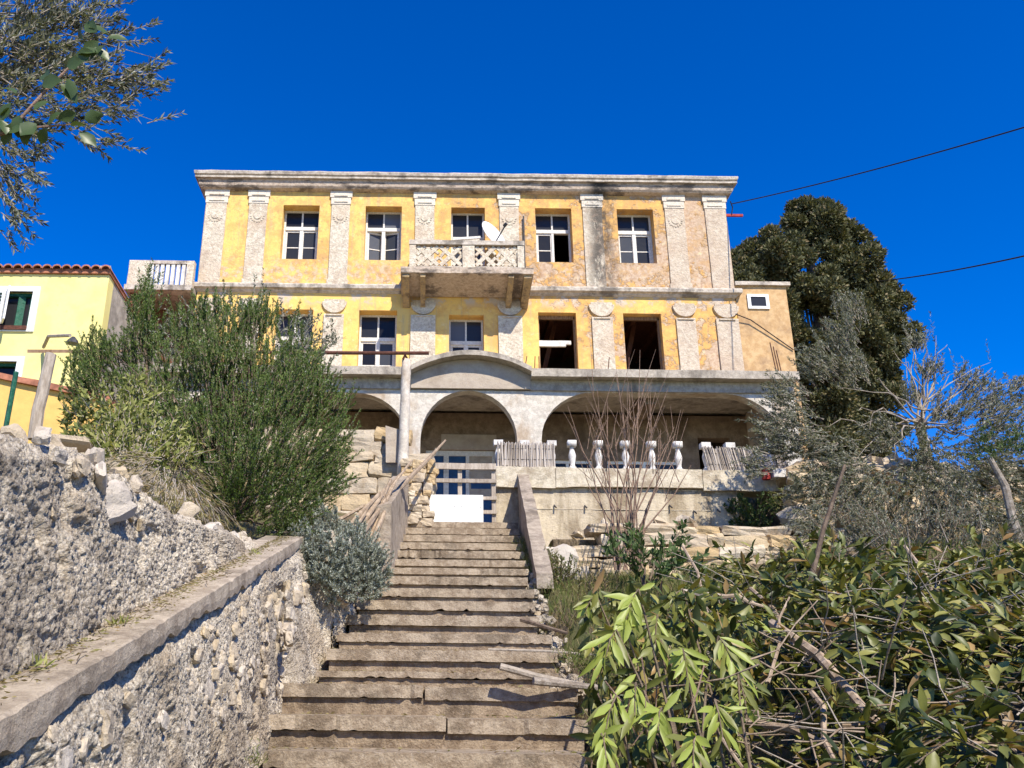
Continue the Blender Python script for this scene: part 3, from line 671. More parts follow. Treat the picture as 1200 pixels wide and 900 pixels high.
# ---------------------------------------------------------------- staircase
rows = [(5.24,-.25,-.86,.93),(5.73,-.07,-.96,.99),(6.23,.12,-.97,1.02),(6.49,.21,-.74,.95),(6.94,.38,-.72,1.0),(7.35,.53,-.69,1.02),(7.83,.71,-.66,.98),(8.31,.88,-.61,1.02),
        (8.77,1.05,-.55,1.06),(9.21,1.22,-.44,1.05),(9.59,1.36,-.39,1.10),(10.0,1.51,-.36,1.13),(10.49,1.69,-.34,1.17),(10.94,1.86,-.31,1.20),(11.43,2.04,-.28,1.24),(11.95,2.23,-.26,1.27),(12.41,2.40,-.25,1.30)]
rows = [(4.24,-.62,-.9,.9),(4.74,-.43,-.88,.9)] + rows
stairs = thing('garden_staircase', 'long flight of worn brown concrete steps climbing to the gate', 'staircase', loc=(0, 5, -.6))
for i, (y, z, x0, x1) in enumerate(rows):
    zb = rows[i-1][1] if i else z - .18; yn = rows[i+1][0] if i + 1 < len(rows) else 13.4
    sg = [(x0, x1)]
    if i == 4: sg = [(x0, .0), (.015, x1)]
    if i == 3: sg = [(x0, .14), (.15, x1)]
    t_ = min(.085, (z - zb) * .48)
    r_ = B().box(x0 + .02, x1 - .02, y + .034, yn + .1, zb - .35, z - t_ - .002).chop(.11, .012, 5, 'xz').build('riser', M['step_riser'], stairs)
    for k, (a, c) in enumerate(sg):
        dz = -.012 if k else 0
        b = B().box(a, c, y + random.uniform(-.01, .01), yn + .06, z - t_ + dz, z + dz)
        bm = b.bm; bmesh.ops.recalc_face_normals(bm, faces=bm.faces)
        b.chop(.028, .0025, 5, 'x')
        for v in bm.verts:                                            # chipped front edge
            if v.co.y < y + .1:
                c_ = mnoise.noise(Vector((v.co.x * 16, y * 3, 0))); v.co.y += max(0, c_ - .25) * .10 * max(0, mnoise.noise(Vector((v.co.x * 2.1, y * 9, 4))) + .1) * 2
                if v.co.z < z - t_ * .5 + dz: v.co.z += max(0, mnoise.noise(Vector((v.co.x * 22, y * 5, 3))) - .2) * .03
                else: v.co.z -= max(0, mnoise.noise(Vector((v.co.x * 19, y * 7, 9))) - .25) * .03
        b.build('tread', M['step_concrete'], stairs)
ercks = [me.copy() for me in procks[:4]]
for me in ercks: me.materials[0] = M['roughcast']
# lumpy mortar along the right edge of the steps
for i, (y, z, x0, x1) in enumerate(rows[4:14]):
    for k in range(22):
        s_ = random.uniform(.025, .065); share('edge_stone', random.choice(ercks), stairs, (x1 + random.uniform(-.04, .13), y + random.uniform(0, .45), z - random.uniform(.02, .16)), (random.random()*3, random.random()*3, random.random()*3), (s_*1.3, s_, s_))

# ---------------------------------------------------------------- rough-cast walls, left of the steps
def hash2(ix, iy, k):
    h = np.sin(ix * 127.1 + iy * 311.7 + k * 74.7) * 43758.5453; return h - np.floor(h)
def cell(u, v):
    iu, iv = np.floor(u), np.floor(v); f1 = np.full(u.shape, 9.0); idn = np.zeros(u.shape)
    for a in (-1, 0, 1):
        for c in (-1, 0, 1):
            px = iu + a + hash2(iu + a, iv + c, 1); py = iv + c + hash2(iu + a, iv + c, 2)
            d = (px - u) ** 2 + (py - v) ** 2; m = d < f1; f1 = np.where(m, d, f1); idn = np.where(m, hash2(iu + a, iv + c, 3), idn)
    return np.sqrt(f1), idn
def vnoise(u, v, k=0):
    iu, iv = np.floor(u), np.floor(v); fu, fv = u - iu, v - iv; fu = fu*fu*(3-2*fu); fv = fv*fv*(3-2*fv)
    h = lambda a, c: hash2(iu + a, iv + c, 5 + k)
    return (h(0,0)*(1-fu) + h(1,0)*fu)*(1-fv) + (h(0,1)*(1-fu) + h(1,1)*fu)*fv
def fbm(u, v, o=4):
    s = 0; a = .5
    for k in range(o): s = s + a * vnoise(u, v, k); u = u*2.03; v = v*2.03; a *= .5
    return s
def rough_height(U, Vv, lump=.028, deep=.02):
    w1 = fbm(U*14, Vv*14) * .03
    f1, id1 = cell((U + w1) / lump, (Vv + w1) / lump); f2, id2 = cell((U + 9) / (lump * .5), (Vv + 4) / (lump * .5))
    hole = fbm(U * 6, Vv * 6 + 3, 3)
    return deep * .8 * (np.sqrt(np.clip(.72 - f1, 0, .72) / .72) * (.25 + .75 * id1)) + deep * .45 * np.sqrt(np.clip(.7 - f2, 0, .7) / .7) + (fbm(U*3.1, Vv*3.1) - .5) * .06 + (fbm(U*9, Vv*9) - .5) * .035 - np.clip(.34 - hole, 0, 1) * .25
def rough_wall(name, y0, y1, xb, xt, zb, zt, m, parent=None, du=.008, dv=.008, back=.35, lump=.028, deep=.02):
    """face looks towards +X. xb, xt, zb, zt: functions of y for the foot and the top"""
    ys = np.arange(y0, y1, du); H = max(float(zt(y)) - float(zb(y)) for y in np.linspace(y0, y1, 12)); nv = int(H / dv); nb = max(4, int(back / .02))
    T = np.concatenate([np.linspace(0, 1, nv), np.ones(nb)]); K = np.concatenate([np.zeros(nv), np.linspace(.02, 1, nb)])
    Y, TT = np.meshgrid(ys, T, indexing='ij'); _, KK = np.meshgrid(ys, K, indexing='ij')
    XB, XT, ZB, ZT = (np.vectorize(f)(ys)[:, None] for f in (xb, xt, zb, zt))
    X = XB + (XT - XB) * TT - KK * back; Z = ZB + (ZT - ZB) * TT
    h = rough_height(Y, Z + KK * back, lump, deep); edge = np.clip((TT - .93) / .07, 0, 1)
    X = X + h * (KK == 0) * (1 - .0 * edge) - .04 * edge * (KK == 0) - .04 * (KK > 0); Z = Z + np.where(KK > 0, h * .9, h * edge * .9)
    n1, n2 = X.shape; Vx = np.stack([X, Y, Z], -1).reshape(-1, 3)
    i = (np.arange(n1 - 1)[:, None] * n2 + np.arange(n2 - 1)[None, :]).ravel()
    return npmesh(name, Vx, np.stack([i, i + n2, i + n2 + 1, i + 1], 1), m, parent)
def lerp_tab(tab):
    xs, zs = zip(*tab); return lambda y: float(np.interp(y, xs, zs))
low = thing('stair_wall', 'rough rubble wall with a sloping concrete coping along the left of the steps', 'retaining wall', loc=(-1, 4, -.6))
cop_z = lambda y: .262 * (y - 2.26) - .04
foot_x = lerp_tab([(1, -.93), (5.2, -.88), (6.3, -.93), (6.45, -.76), (7.4, -.70)])
rough_wall('rubble_face', 1.3, 7.36, foot_x, lambda y: -.995, lambda y: stair_z(max(y, 4)) - .35, lambda y: cop_z(y) - .08, M['roughcast'], low, back=.1, lump=.022, deep=.018)
# coping with a broken lower edge
ys = np.arange(1.3, 7.32, .025); b = B(); prev = None
for y in ys:
    z = cop_z(y); n1 = mnoise.noise(Vector((y*3.1, 1, 0))); n2 = mnoise.noise(Vector((y*7, 5, 0))); dr = .085 + .03 * mnoise.noise(Vector((y*1.9, 8, 0))) + .03*mnoise.noise(Vector((y*9, 2, 0)))
    e_ = max(0, mnoise.noise(Vector((y*11, 4, 0)))) * .02; pr = [(-1.30, z - .12), (-1.30, z + .004*n2), (-1.15, z + .005*n1), (-1.0 - e_, z), (-.990, z - .004 - e_*.8), (-.985 + .002*n1, z - dr*.6), (-.988, z - dr), (-1.08, z - dr - .03)]
    r_ = [b.bm.verts.new((x, y, zz)) for x, zz in pr]
    if prev:
        for i in range(8): b.bm.faces.new((prev[i], prev[(i+1) % 8], r_[(i+1) % 8], r_[i]))
    else: b.bm.faces.new(r_[::-1])
    prev = r_
b.bm.faces.new(prev); b.build('coping', M['coping_concrete'], low)
B().box(-1.3, -.74, 7.33, 7.5, .0, cop_z(7.3) - .03).chop(.07, .04, 6).build('wall_end', M['roughcast'], low)
# picked-out stones in the wall
def wall_stone(par_, px, py, r, X=None, f=None, asp=1.0, name='stone', d=.55):
    rr = ray(px, py); x = X
    for _ in range(3): p = rr * (x / rr.x); x = f(p) if f else X
    s = r * 2 * p.y / FPX
    o = share(name, random.choice(procks), par_, (p.x, p.y, p.z), (random.uniform(-.5, .5), random.uniform(-.3, .3), random.uniform(-.4, .4)), (s * d, s * asp * 1.25, s)); return o
def low_x(p): 
    t = (p.z - (stair_z(max(p.y, 4)) - .35)) / max(.1, cop_z(p.y) - .08 - stair_z(max(p.y, 4)) + .35); return foot_x(p.y) + (-.995 - foot_x(p.y)) * min(1, max(0, t)) + .005
for px, py, r in ((120, 855, 19), (240, 808, 11), (95, 880, 11), (70, 893, 14), (190, 845, 8), (60, 862, 8), (150, 820, 7), (210, 862, 8)): wall_stone(low, px, py, r, -.95, low_x)
for k in range(210):
    px = random.uniform(215, 392); a = random.random(); py = 640 + (px - 340) * -.62 + 40 + a * (150 - (px < 300) * 20); 
    if py > 830 - (px - 300) * .5 or random.random() < (300 - px) / 140: continue
    wall_stone(low, px, py, random.uniform(3.5, 8), -.9, low_x, random.uniform(.7, 1.4))
low2 = thing('rubble_stub_wall', 'short rubble wall beneath the silver bush beside the steps', 'wall', loc=(-.7, 8, .3))
sx2 = lerp_tab([(7.3, -.74), (8.4, -.64), (9.5, -.50)])
rough_wall('rubble_face', 7.42, 9.5, sx2, lambda y: sx2(y) - .06, lambda y: stair_z(y) - .25, lambda y: 1.32 + (y - 7.4) * .17, M['roughcast'], low2, back=.5, lump=.05, deep=.04)
for k in range(70):
    y = random.uniform(7.45, 9.3); z = random.uniform(stair_z(y), 1.3 + (y-7.4)*.15); s_ = random.uniform(.05, .12)
    share('stone', random.choice(procks), low2, (sx2(y) - .01, y, z), (random.random(), random.random(), random.random()), (s_*.7, s_*1.3, s_))
# taller wall behind the coping
up = thing('upper_rubble_wall', 'tall rough pebbly retaining wall of grey rubble behind the coping at left', 'retaining wall', loc=(-1.3, 4, 0))
zt_up = lerp_tab([(1.0, .40), (2.0, .60), (2.47, .71), (2.75, .77), (3.18, .86), (3.69, .87), (4.47, .89), (5.3, .97), (6.2, 1.04), (7.2, 1.20)])
rough_wall('rubble_face', 1.3, 7.25, lambda y: -1.16, lambda y: -1.25, lambda y: cop_z(y) - .08, lambda y: zt_up(y) + .0, M['roughcast'], up, back=.65, lump=.022, deep=.021)
ux = lambda p: -1.235
for px, py, r, a in ((130, 588, 23, 1.1), (118, 560, 12, 1.3), (45, 670, 8, 1), (20, 700, 10, 1), (5, 735, 10, 1), (95, 548, 11, 1.2), (70, 535, 9, 1.3), (150, 600, 9, 1), (40, 690, 9, 1), (165, 615, 7, 1), (60, 600, 8, 1)): wall_stone(up, px, py, r, -1.33, ux, a)
for k in range(46):
    y = random.uniform(1.8, 7.2); s_ = random.uniform(.03, .09)
    share('top_stone', random.choice(procks), up, (-1.27 - random.uniform(0, .25), y, zt_up(y) + random.uniform(-.03, .05)), (random.random()*3, random.random()*3, random.random()*3), (s_, s_*1.3, s_*.8))
share('slab_stone', random.choice(rocks), up, at(78, 519, 4.6), (0, .1, .1), (.30, .2, .05))

# ---------------------------------------------------------------- concrete wing walls and masonry by the gate
w_ = thing('left_wing_wall', 'weathered concrete wing wall left of the upper steps with poles against it', 'wall', loc=(-.5, 9.5, 1.2))
B().hexa([(-.60, 9.45, 1.0), (-.36, 9.45, 1.0), (-.24, 12.4, 2.0), (-.46, 12.4, 2.0), (-.60, 9.45, 1.96), (-.36, 9.45, 2.02), (-.24, 12.4, 3.06), (-.46, 12.4, 3.04)]).chop(.16, .028, 2.6).build('concrete_wall', M['wing_concrete'], w_)
w_ = thing('right_wing_wall', 'sloping concrete wing wall right of the upper steps', 'wall', loc=(1.25, 9.2, 1.2))
B().hexa([(1.13, 9.15, 1.1), (1.30, 9.15, 1.1), (1.53, 12.96, 2.0), (1.37, 12.96, 2.0), (1.13, 9.15, 1.25), (1.30, 9.15, 1.25), (1.53, 12.96, 3.24), (1.37, 12.96, 3.24)]).chop(.16, .018, 2.6).build('concrete_wall', M['wing_concrete'], w_)
gp = thing('gate_pillar', 'narrow rubble stone pillar beside the gate, left of it', 'pillar', loc=(-.1, 12.6, 2.4))
B().box(-.25, .0, 12.5, 12.9, 2.3, 3.26).build('core', M['soil'], gp)
stone_courses(gp, -.26, .02, 12.48, 2.35, 3.24, .11, .1, .24, .2, blocks)
mw = thing('masonry_wall', 'old wall of large honey coloured stone blocks left of the gate, behind the bush', 'wall', loc=(-2, 12.9, 2))
B().box(-5.5, -.45, 12.9, 13.3, 1.2, 3.76).build('core', M['form_concrete'], mw)
stone_courses(mw, -3.2, -.42, 12.86, 1.9, 3.70, .2, .22, .65, .2, blocks, jit=.02)
lb = thing('grey_board', 'pale grey board standing on the stone wall beside the concrete post', 'board', loc=(-.45, 12.7, 3.4))
B().prism([(-.58, 3.3), (-.38, 3.3), (-.40, 3.80), (-.60, 3.86)], 12.62, 12.66).build('board', M['beige_render'], lb)

# gate
gt = thing('garden_gate', 'low grey wooden gate with a white panel at the top of the steps', 'gate', loc=(.5, 12.7, 2.42))
gw = M['grey_wood']
for z, t in ((3.27, .045), (3.055, .028), (2.80, .024), (2.60, .024)):
    B().box(.06, 1.03, 12.66, 12.70, z - t, z + t).chop(.25, .008, 3, 'x').build('rail', gw, gt)
for x in (.08, .50, .99): B().box(x - .03, x + .03, 12.702, 12.74, 2.46, 3.24).build('upright', gw, gt)
B().box(.0, .83, 12.625, 12.655, 2.44, 2.835).build('white_panel', M['gate_white'], gt)
for x in (.06, .42, .52, .79): B().tube([(x, 12.618, 2.66), (x, 12.63, 2.66)], .006, 6).build('bolt', M['dark_metal'], gt)
B().tube([(.10, 12.7, 3.28), (.08, 12.69, 3.36), (.13, 12.7, 3.44), (.14, 12.7, 3.55)], .008, 5).build('wire', M['pale_twig'], gt)

# terrace parapet wall with balusters
tw = thing('terrace_wall', 'board-marked concrete retaining wall of the terrace under the white balusters', 'retaining wall', loc=(3, 13.1, 2))
B().box(1.05, 4.62, 13.0, 13.4, 2.0, 3.04).chop(.2, .02, 2).build('concrete_wall', M['form_concrete'], tw)
for z in (2.72,): B().box(1.55, 4.2, 12.992, 13.01, z, z + .007).chop(.2, .006).build('board_joint', M['band_concrete'], tw)
for a, c, z0 in ((1.05, 1.92, 3.03), (1.93, 3.0, 3.045), (3.01, 4.1, 3.05), (4.11, 5.35, 3.02)):
    B().box(a, c, 12.93, 13.4, z0, 3.345 - (a - 1) * .008).chop(.13, .024, 3.2).build('coping_block', M['band_concrete'], tw)
for x, z in ((1.9, 2.78), (2.35, 2.78), (3.95, 2.72), (4.3, 2.74), (3.6, 2.8)): B().tube([(x, 12.99, z), (x + .02, 12.93, z - .05)], .012, 5).build('tie_wire', M['dark_metal'], tw)
bt = thing('balustrade', 'row of white turned balusters without a handrail along the terrace edge', 'balustrade', loc=(3.2, 13.1, 3.33))
prof = [(.065, 0), (.065, .05), (.045, .06), (.035, .09), (.038, .12), (.055, .20), (.058, .24), (.042, .30), (.030, .34), (.040, .36), (.03, .375)]
for i, x in enumerate((2.22, 2.62, 3.03, 3.43, 3.83)):
    b = B().lathe((x, 13.12, 3.335 - i * .003), prof, 12); b.box(x - .065, x + .065, 13.055, 13.185, 3.71, 3.80); b.build('baluster', M['old_white'], bt, True)
    bt.children[-1].data.polygons.foreach_set('use_smooth', [len(p.vertices) == 4 and p.index < 130 for p in bt.children[-1].data.polygons])
for x in (1.10, 1.50, 1.91, 4.25, 4.62): 
    b = B().lathe((x, 13.12, 3.335), prof, 10); b.box(x - .07, x + .07, 13.05, 13.19, 3.71, 3.79); b.build('baluster', M['old_white'], bt)
def reeds(name, label, x0, x1, zb, zt, lean=0.0):
    t = thing(name, label, 'reed screen', loc=(x0, 13.0, 3.34)); A = []; Q = []
    n = int((x1 - x0) / .0065)
    for k in range(n):
        x = x0 + (x1 - x0) * k / n + random.uniform(-.01, .01); yb = 12.99 - random.uniform(0, .03)
        A.append((x, yb, zb(x) + random.uniform(-.02, .02))); Q.append((x + lean + random.uniform(-.015, .015), yb - random.uniform(-.01, .03), zt(x) + random.uniform(-.03, .02)))
    v, f = tubes(A, Q, .008, .006, 5); o = npmesh('reeds', v, f, M['reed_strand'], t); o['kind'] = 'stuff'
    for h in (.3, .75):
        B().tube([(x0 + lean*h + (x1-x0)*s, 12.96, (zb(x0+(x1-x0)*s)*(1-h) + zt(x0+(x1-x0)*s)*h)) for s in np.linspace(0, 1, 8)], .004, 4).build('binding_wire', M['dark_metal'], t)
reeds('reed_screen', 'short upright reed screen between baluster posts beside the gate', 1.08, 1.94, lambda x: 3.35, lambda x: 3.72)
reeds('reed_screen', 'sagging reed screen leaning over the right end of the terrace wall', 4.24, 5.45, lambda x: 3.31 - (x-4.24)*.03, lambda x: 3.70 - .05*math.sin((x - 4.2)*2.6) + (x-4.2)*.04, -.08)
pw = thing('white_pipe', 'thin white pipe leaning on the sagging reed screen', 'pipe'); pa, pc = at(905, 545, 12.85), at(896, 507, 12.85)
B().tube([pa, pc], .016, 6).build('pipe', M['old_white'], pw)
rb = thing('red_bucket', 'small red plastic bucket lying at the end of the terrace wall', 'bucket', loc=at(898, 558, 12.8)); 
B().lathe(at(898, 562, 12.8), [(.06, 0), (.075, .16), (.065, .16), (.05, .02)], 10).build('bucket', M['red_rubber'], rb)
wbk = thing('white_block', 'broken white block lying beside the red bucket', 'block', loc=at(911, 556, 12.8))
p = at(911, 556, 12.8); B().box(p.x - .09, p.x + .09, 12.7, 12.9, p.z - .06, p.z + .06).chop(.06, .012).build('block', M['old_white'], wbk)

# pergola: concrete post with the rusty pipe, leaning post at left with a wooden bar
cp = thing('concrete_post', 'round pale concrete post with a rusty pipe across its top', 'post', loc=(-.33, 12.55, 3.0))
B().tube([(-.33 + .02*s, 12.55, 3.05 + 1.83 * s) for s in np.linspace(0, 1, 10)], [.082 - .015*s + random.uniform(-.004, .004) for s in np.linspace(0, 1, 10)], 12).chop(.2, .006, 3, 'z').build('post', M['arch_render'], cp, True)
B().tube([(-.36, 12.5, 4.86), (-.33, 12.48, 4.93), (-.30, 12.55, 4.90), (-.33, 12.6, 4.86)], .02, 5).build('wire_knot', M['rust'], cp)
rp = thing('rusty_pipe', 'long rusty pipe lying across the concrete post in front of the windows', 'pipe', loc=(-.9, 12.55, 4.95))
B().tube([(-2.6, 12.5, 4.955), (-1.2, 12.52, 4.965), (.03, 12.54, 4.985)], .028, 8).build('pipe', M['rust'], rp)
lp = thing('leaning_post', 'leaning weathered concrete vine post in front of the yellow house', 'post', loc=at(42, 508, 11))
B().tube([at(40, 515, 11), at(45, 480, 11), at(53, 445, 11), at(60, 415, 11)], [.085, .08, .075, .07], 10).chop(.2, .008, 3, 'z').build('post', M['grey_wood'], lp)
wb = thing('wooden_bar', 'grey wooden bar resting on the leaning vine post', 'beam', loc=at(60, 411, 11))
B().hexa([at(32, 413.5, 10.9), at(150, 413.5, 11.3), at(150, 413.5, 11.38), at(32, 413.5, 10.98), at(32, 409.5, 10.9), at(150, 410, 11.3), at(150, 410, 11.38), at(32, 409.5, 10.98)]).build('bar', M['brown_wood'], wb)
gn = thing('green_post', 'thin dark green metal fence post in front of the yellow house', 'post', loc=at(8, 497, 9.5))
B().tube([at(7, 500, 9.5), at(19, 436, 9.5)], .028, 8).build('post', M['green_paint'], gn)

# ---------------------------------------------------------------- neighbouring yellow house
nh = thing('yellow_house', 'bright yellow neighbouring house with terracotta tile edge at the left', 'house', loc=(-9, 17, 3))
b = B(); X0, X1 = -15.0, -6.72
holes = [(-9.5, -8.22, 7.24, 8.03), (-9.5, -8.30, 5.1, 6.46)]
bm_ = wall_grid(X0, X1, 2.4, 8.44, 17.0, 17.3, holes); bm_.build('front_wall', M['yellow_wall'], nh)
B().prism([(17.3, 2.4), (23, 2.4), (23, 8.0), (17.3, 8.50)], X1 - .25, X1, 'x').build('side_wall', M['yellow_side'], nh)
B().prism([(17.0, 8.442), (17.3, 8.50), (17.0, 8.66)], X1 - .28, X1 + .0, 'x').build('gable_cap', M['yellow_side'], nh)
B().prism([(16.94, 8.45), (23.1, 7.95), (23.1, 8.05), (16.94, 8.55)], X0, X1 + .03, 'x').build('roof', M['roof_tile'], nh)
for k in range(40):
    x = X1 - .05 - k * .205
    seg = [(x + .10*math.cos(t), .085*math.sin(t)) for t in np.linspace(0, math.pi, 7)]
    b = B(); A = [b.bm.verts.new((q[0], 16.86, 8.53 + q[1])) for q in seg] ; Q = [b.bm.verts.new((q[0], 18.6, 8.39 + q[1])) for q in seg]
    A2 = [b.bm.verts.new((x + (q[0]-x)*.82, 16.86, 8.515 + q[1]*.82)) for q in seg]
    for i in range(6): b.bm.faces.new((A[i], A[i+1], Q[i+1], Q[i])); b.bm.faces.new((A[i], A2[i], A2[i+1], A[i+1]))
    b.build('roof_tile', M['roof_tile'], nh)
for (x0, x1, z0, z1) in holes:
    b = B().box(x1 - .03, x1 + .11, 16.965, 17.05, z0 - .12, z1 + .11).box(x0, x1 - .031, 16.965, 17.05, z1, z1 + .11).box(x0, x1 - .031, 16.965, 17.05, z0 - .12, z0)
    f = b.build('window_surround', M['clean_white'], nh)
    B().box(x0, x1, 17.16, 17.17, z0, z1).build('pane', M['glass'], f)
    B().box(x1 - .10, x1 - .03, 17.08, 17.14, z0, z1).box(x0, x1 - .1, 17.08, 17.14, z1 - .07, z1 - .001).build('window_frame', M['green_paint'], f)
f = B().box(-9.5, -8.25, 16.93, 17.08, 7.15, 7.235).build('window_sill', M['rust'], nh)
sh = B().box(-9.25, -8.78, 16.88, 16.915, 7.26, 8.0).build('shutter', M['clean_white'], nh)
for k in range(9): B().box(-9.22, -8.84, 16.862, 16.88, 7.30 + k*.075, 7.345 + k*.075).build('shutter_slat', M['shutter_green'], sh)
B().prism([(-8.77, 16.9), (-8.60, 16.62), (-8.57, 16.64), (-8.74, 16.92)], 7.26, 8.0, 'z').build('shutter', M['clean_white'], nh)
B().prism([(-8.56, 17.05), (-8.44, 17.12), (-8.46, 17.14), (-8.58, 17.07)], 7.26, 7.98, 'z').build('curtain', M['green_paint'], nh)
ll = thing('street_lamp', 'small grey lamp on a bent bracket in front of the yellow house', 'lamp', loc=at(52, 405, 16.7))
B().tube([at(51, 407, 16.9), at(57, 394, 16.5), at(82, 393, 16.0)], .035, 6).build('bracket', M['grey_wood'], ll)
p = at(86, 396, 15.9); B().lathe((p.x, p.y, p.z - .12), [(.12, 0), (.10, .06), (.03, .14)], 10).build('lamp_head', M['dark_metal'], ll)
gw_ = thing('orange_garden_wall', 'orange rendered garden wall with a terracotta edge below the yellow house', 'wall', loc=(-7, 13, 3))
pA, pB = at(-60, 432, 13), at(130, 472, 13)
B().hexa([(pA.x, 13, 2.5), (pB.x, 13, 2.5), (pB.x, 13.2, 2.5), (pA.x, 13.2, 2.5), pA, pB, pB + Vector((0, .2, 0)), pA + Vector((0, .2, 0))]).build('wall', M['orange_wall'], gw_)
dz = Vector((0, 0, .09)); dy = Vector((0, .3, 0)); oy = Vector((0, -.07, .002))
B().hexa([pA+oy, pB+oy, pB+oy+dy, pA+oy+dy, pA+oy+dz, pB+oy+dz, pB+oy+dz+dy, pA+oy+dz+dy]).chop(.25, .02, 3, 'x').build('tile_edge', M['roof_tile'], gw_)

# ---------------------------------------------------------------- dry-stone terraces at right
ds = thing('dry_stone_terrace', 'low dry-stone terrace wall of honey coloured stones below the concrete wall', 'wall', loc=(3, 11.6, 1.2))
def ds_top(x): return 2.22 - .10 * math.sin(x * 2.3) - (0.35 if x < 2.0 else 0)
B().box(1.7, 7.5, 11.75, 12.6, .8, 2.06).chop(.3, .05).build('core', M['soil'], ds)
stone_courses(ds, 1.75, 7.4, 11.65, 1.35, 2.2, .14, .18, .6, .34, blocks, top=ds_top)
for k in range(26):
    x = random.uniform(1.9, 7); s_ = random.uniform(.12, .3); share('loose_stone', random.choice(rocks), ds, (x, random.uniform(11.7, 12.7), 2.18 + random.uniform(-.05, .08)), (random.random(), random.random(), random.random()*3), (s_*1.5, s_, s_*.6))
rk = thing('collapsed_stone_bank', 'collapsed bank of stones and earth at the right end of the terrace wall', 'stone bank', loc=(6.5, 12.9, 2))
B().prism([(5.35, 1.7), (5.6, 2.4), (5.25, 3.1), (6.0, 3.35), (8, 3.3), (13, 3.6), (13, 1.7)], 12.9, 15).chop(.35, .14, 1.2).build('earth', M['soil'], rk)
for k in range(240):
    x = random.uniform(5.2, 9.5); z = random.uniform(1.9, 3.35); s_ = random.uniform(.12, .38)
    share('stone', random.choice(rocks), rk, (x, 12.85 - (3.4 - z)*.35 + random.uniform(-.12, .08), z), (random.uniform(-.5, .5), random.uniform(-.4, .4), random.random()*3), (s_*1.5, s_, s_*.75))
B().box(4.6, 5.6, 13.9, 14.2, 1.8, 3.3).build('recess_back', M['soil'], rk)
bd = thing('round_boulder', 'rounded pale boulder overgrown with weeds right of the wing wall', 'boulder', loc=at(652, 665, 10.2))
o = share('boulder', procks[2], bd, at(652, 662, 10.2), (0, 0, .4), (.4, .35, .38))

# ---------------------------------------------------------------- plants
def A3(l): return np.array([tuple(v) for v in l], float)
def bushy(clusters, per_m3, reach, base):
    """random twig starts in ellipsoid clusters [(px, py, Y, r)]; directions away from the base"""
    P = []; 
    for px, py, Y, r in clusters:
        c = at(px, py, Y); k = int(per_m3 * r * r)
        q = norm(rng.normal(size=(k, 3))) * (rng.random((k, 1)) ** .4) * r * np.array([1, .9, 1]); P.append(np.array(c) + q)
    P = np.concatenate(P); d = P - np.array(base); return P, d
def sprigs(P, Dn, L, needles, nl, nw, up=.5, spread=.9, big=False, r=.004):
    """straight twigs with leaves all round"""
    k = len(P); Dn = norm(norm(Dn) + np.array([0, 0, up]) + rng.normal(size=(k, 3)) * .28)
    L = L * rng.uniform(.5, 1.4, (k, 1)); t = rng.random((k, needles, 1))
    b = P[:, None] + Dn[:, None] * L[:, None] * t
    out = norm(rng.normal(size=(k*needles, 3))).reshape(k, needles, 3); out = out - (out * Dn[:, None]).sum(-1, keepdims=True) * Dn[:, None]
    ld = Dn[:, None] * .8 + out * spread
    v, f = leaves(b.reshape(-1, 3), ld.reshape(-1, 3), nl * rng.uniform(.6, 1.3, k*needles), nw * rng.uniform(.75, 1.2, k*needles), .18, big, np.tile([-.1, -.35, 1.0], (k*needles, 1)) if big else None)
    tv, tf = tubes(P - Dn * L * .15, P + Dn * L, r, r * .4, 3)
    return (v, f), (tv, tf)
def branches(base, tips, r0, jit=.12, n=6):
    """curved limbs from the base to each tip"""
    A = []; Q = []; ra = []; rb = []; base = np.array(base)
    for t in tips:
        t = np.array(t); p = base; ctrl = base + (t - base) * .45 + np.array([0, 0, np.linalg.norm(t - base) * .12]) + rng.normal(size=3) * jit
        for k in range(1, n + 1):
            s = k / n; q = (1-s)**2 * base + 2*s*(1-s) * ctrl + s*s * t + rng.normal(size=3) * jit * .12
            A.append(p); Q.append(q); ra.append(r0 * (1 - .85*(k-1)/n)); rb.append(r0 * (1 - .85*k/n)); p = q
    return tubes(A, Q, np.array(ra), np.array(rb), 5)

# big dark evergreen beyond the house
T = thing('evergreen_tree', 'large dense dark evergreen tree behind the right end of the villa', 'tree', loc=(13, 27, 4))
cl = [(955,248,27,1.1),(925,262,27,.9),(985,262,27.5,.9),(900,285,26,1.1),(880,300,26,.9),(868,330,25.5,.9),(950,300,27,1.6),(1000,300,27,1.2),(1015,345,27,1.4),(1040,330,28,.8),(1045,375,27,.8),
      (960,360,26.5,1.8),(915,330,26.5,1.4),(1020,400,27,1.3),(970,420,27,1.7),(930,400,27,1.4),(1010,450,27.5,1.4),(960,480,27,1.7),(1035,425,28,.8),(940,230,27,.5),(965,235,27,.6),(905,360,26,.9),(1000,500,27,1.5),(940,540,27,1.5),(1030,490,28,1.2)]
V1 = []; 
for px, py, Y, r in cl:
    c = np.array(at(px, py + 20, Y)); r *= .86
    for j in range(int(7 + r * 8)):
        o = norm(rng.normal(size=(1, 3)))[0]; cc = c + o * r * rng.uniform(.45, .95); rr = rng.uniform(.28, .5) * (.6 + r * .3)
        k = int(620 * rr / .4); q = norm(rng.normal(size=(k, 3))); P_ = cc + q * rr * rng.uniform(.55, 1.05, (k, 1)) * np.array([1, 1, .8])
        V1.append(leaves(P_, q + np.array([0, 0, .35]) + rng.normal(size=(k, 3)) * .6, rng.uniform(.10, .19, k), .075))
v, f = merge(V1); npmesh('crown', v, f, M['cypress_leaf'], T)
B().tube([(13, 27, 4), (13.1, 27, 8), (13, 27, 12), (12.9, 27, 15)], [.45, .38, .25, .08], 10).build('trunk', M['dark_bark'], T)
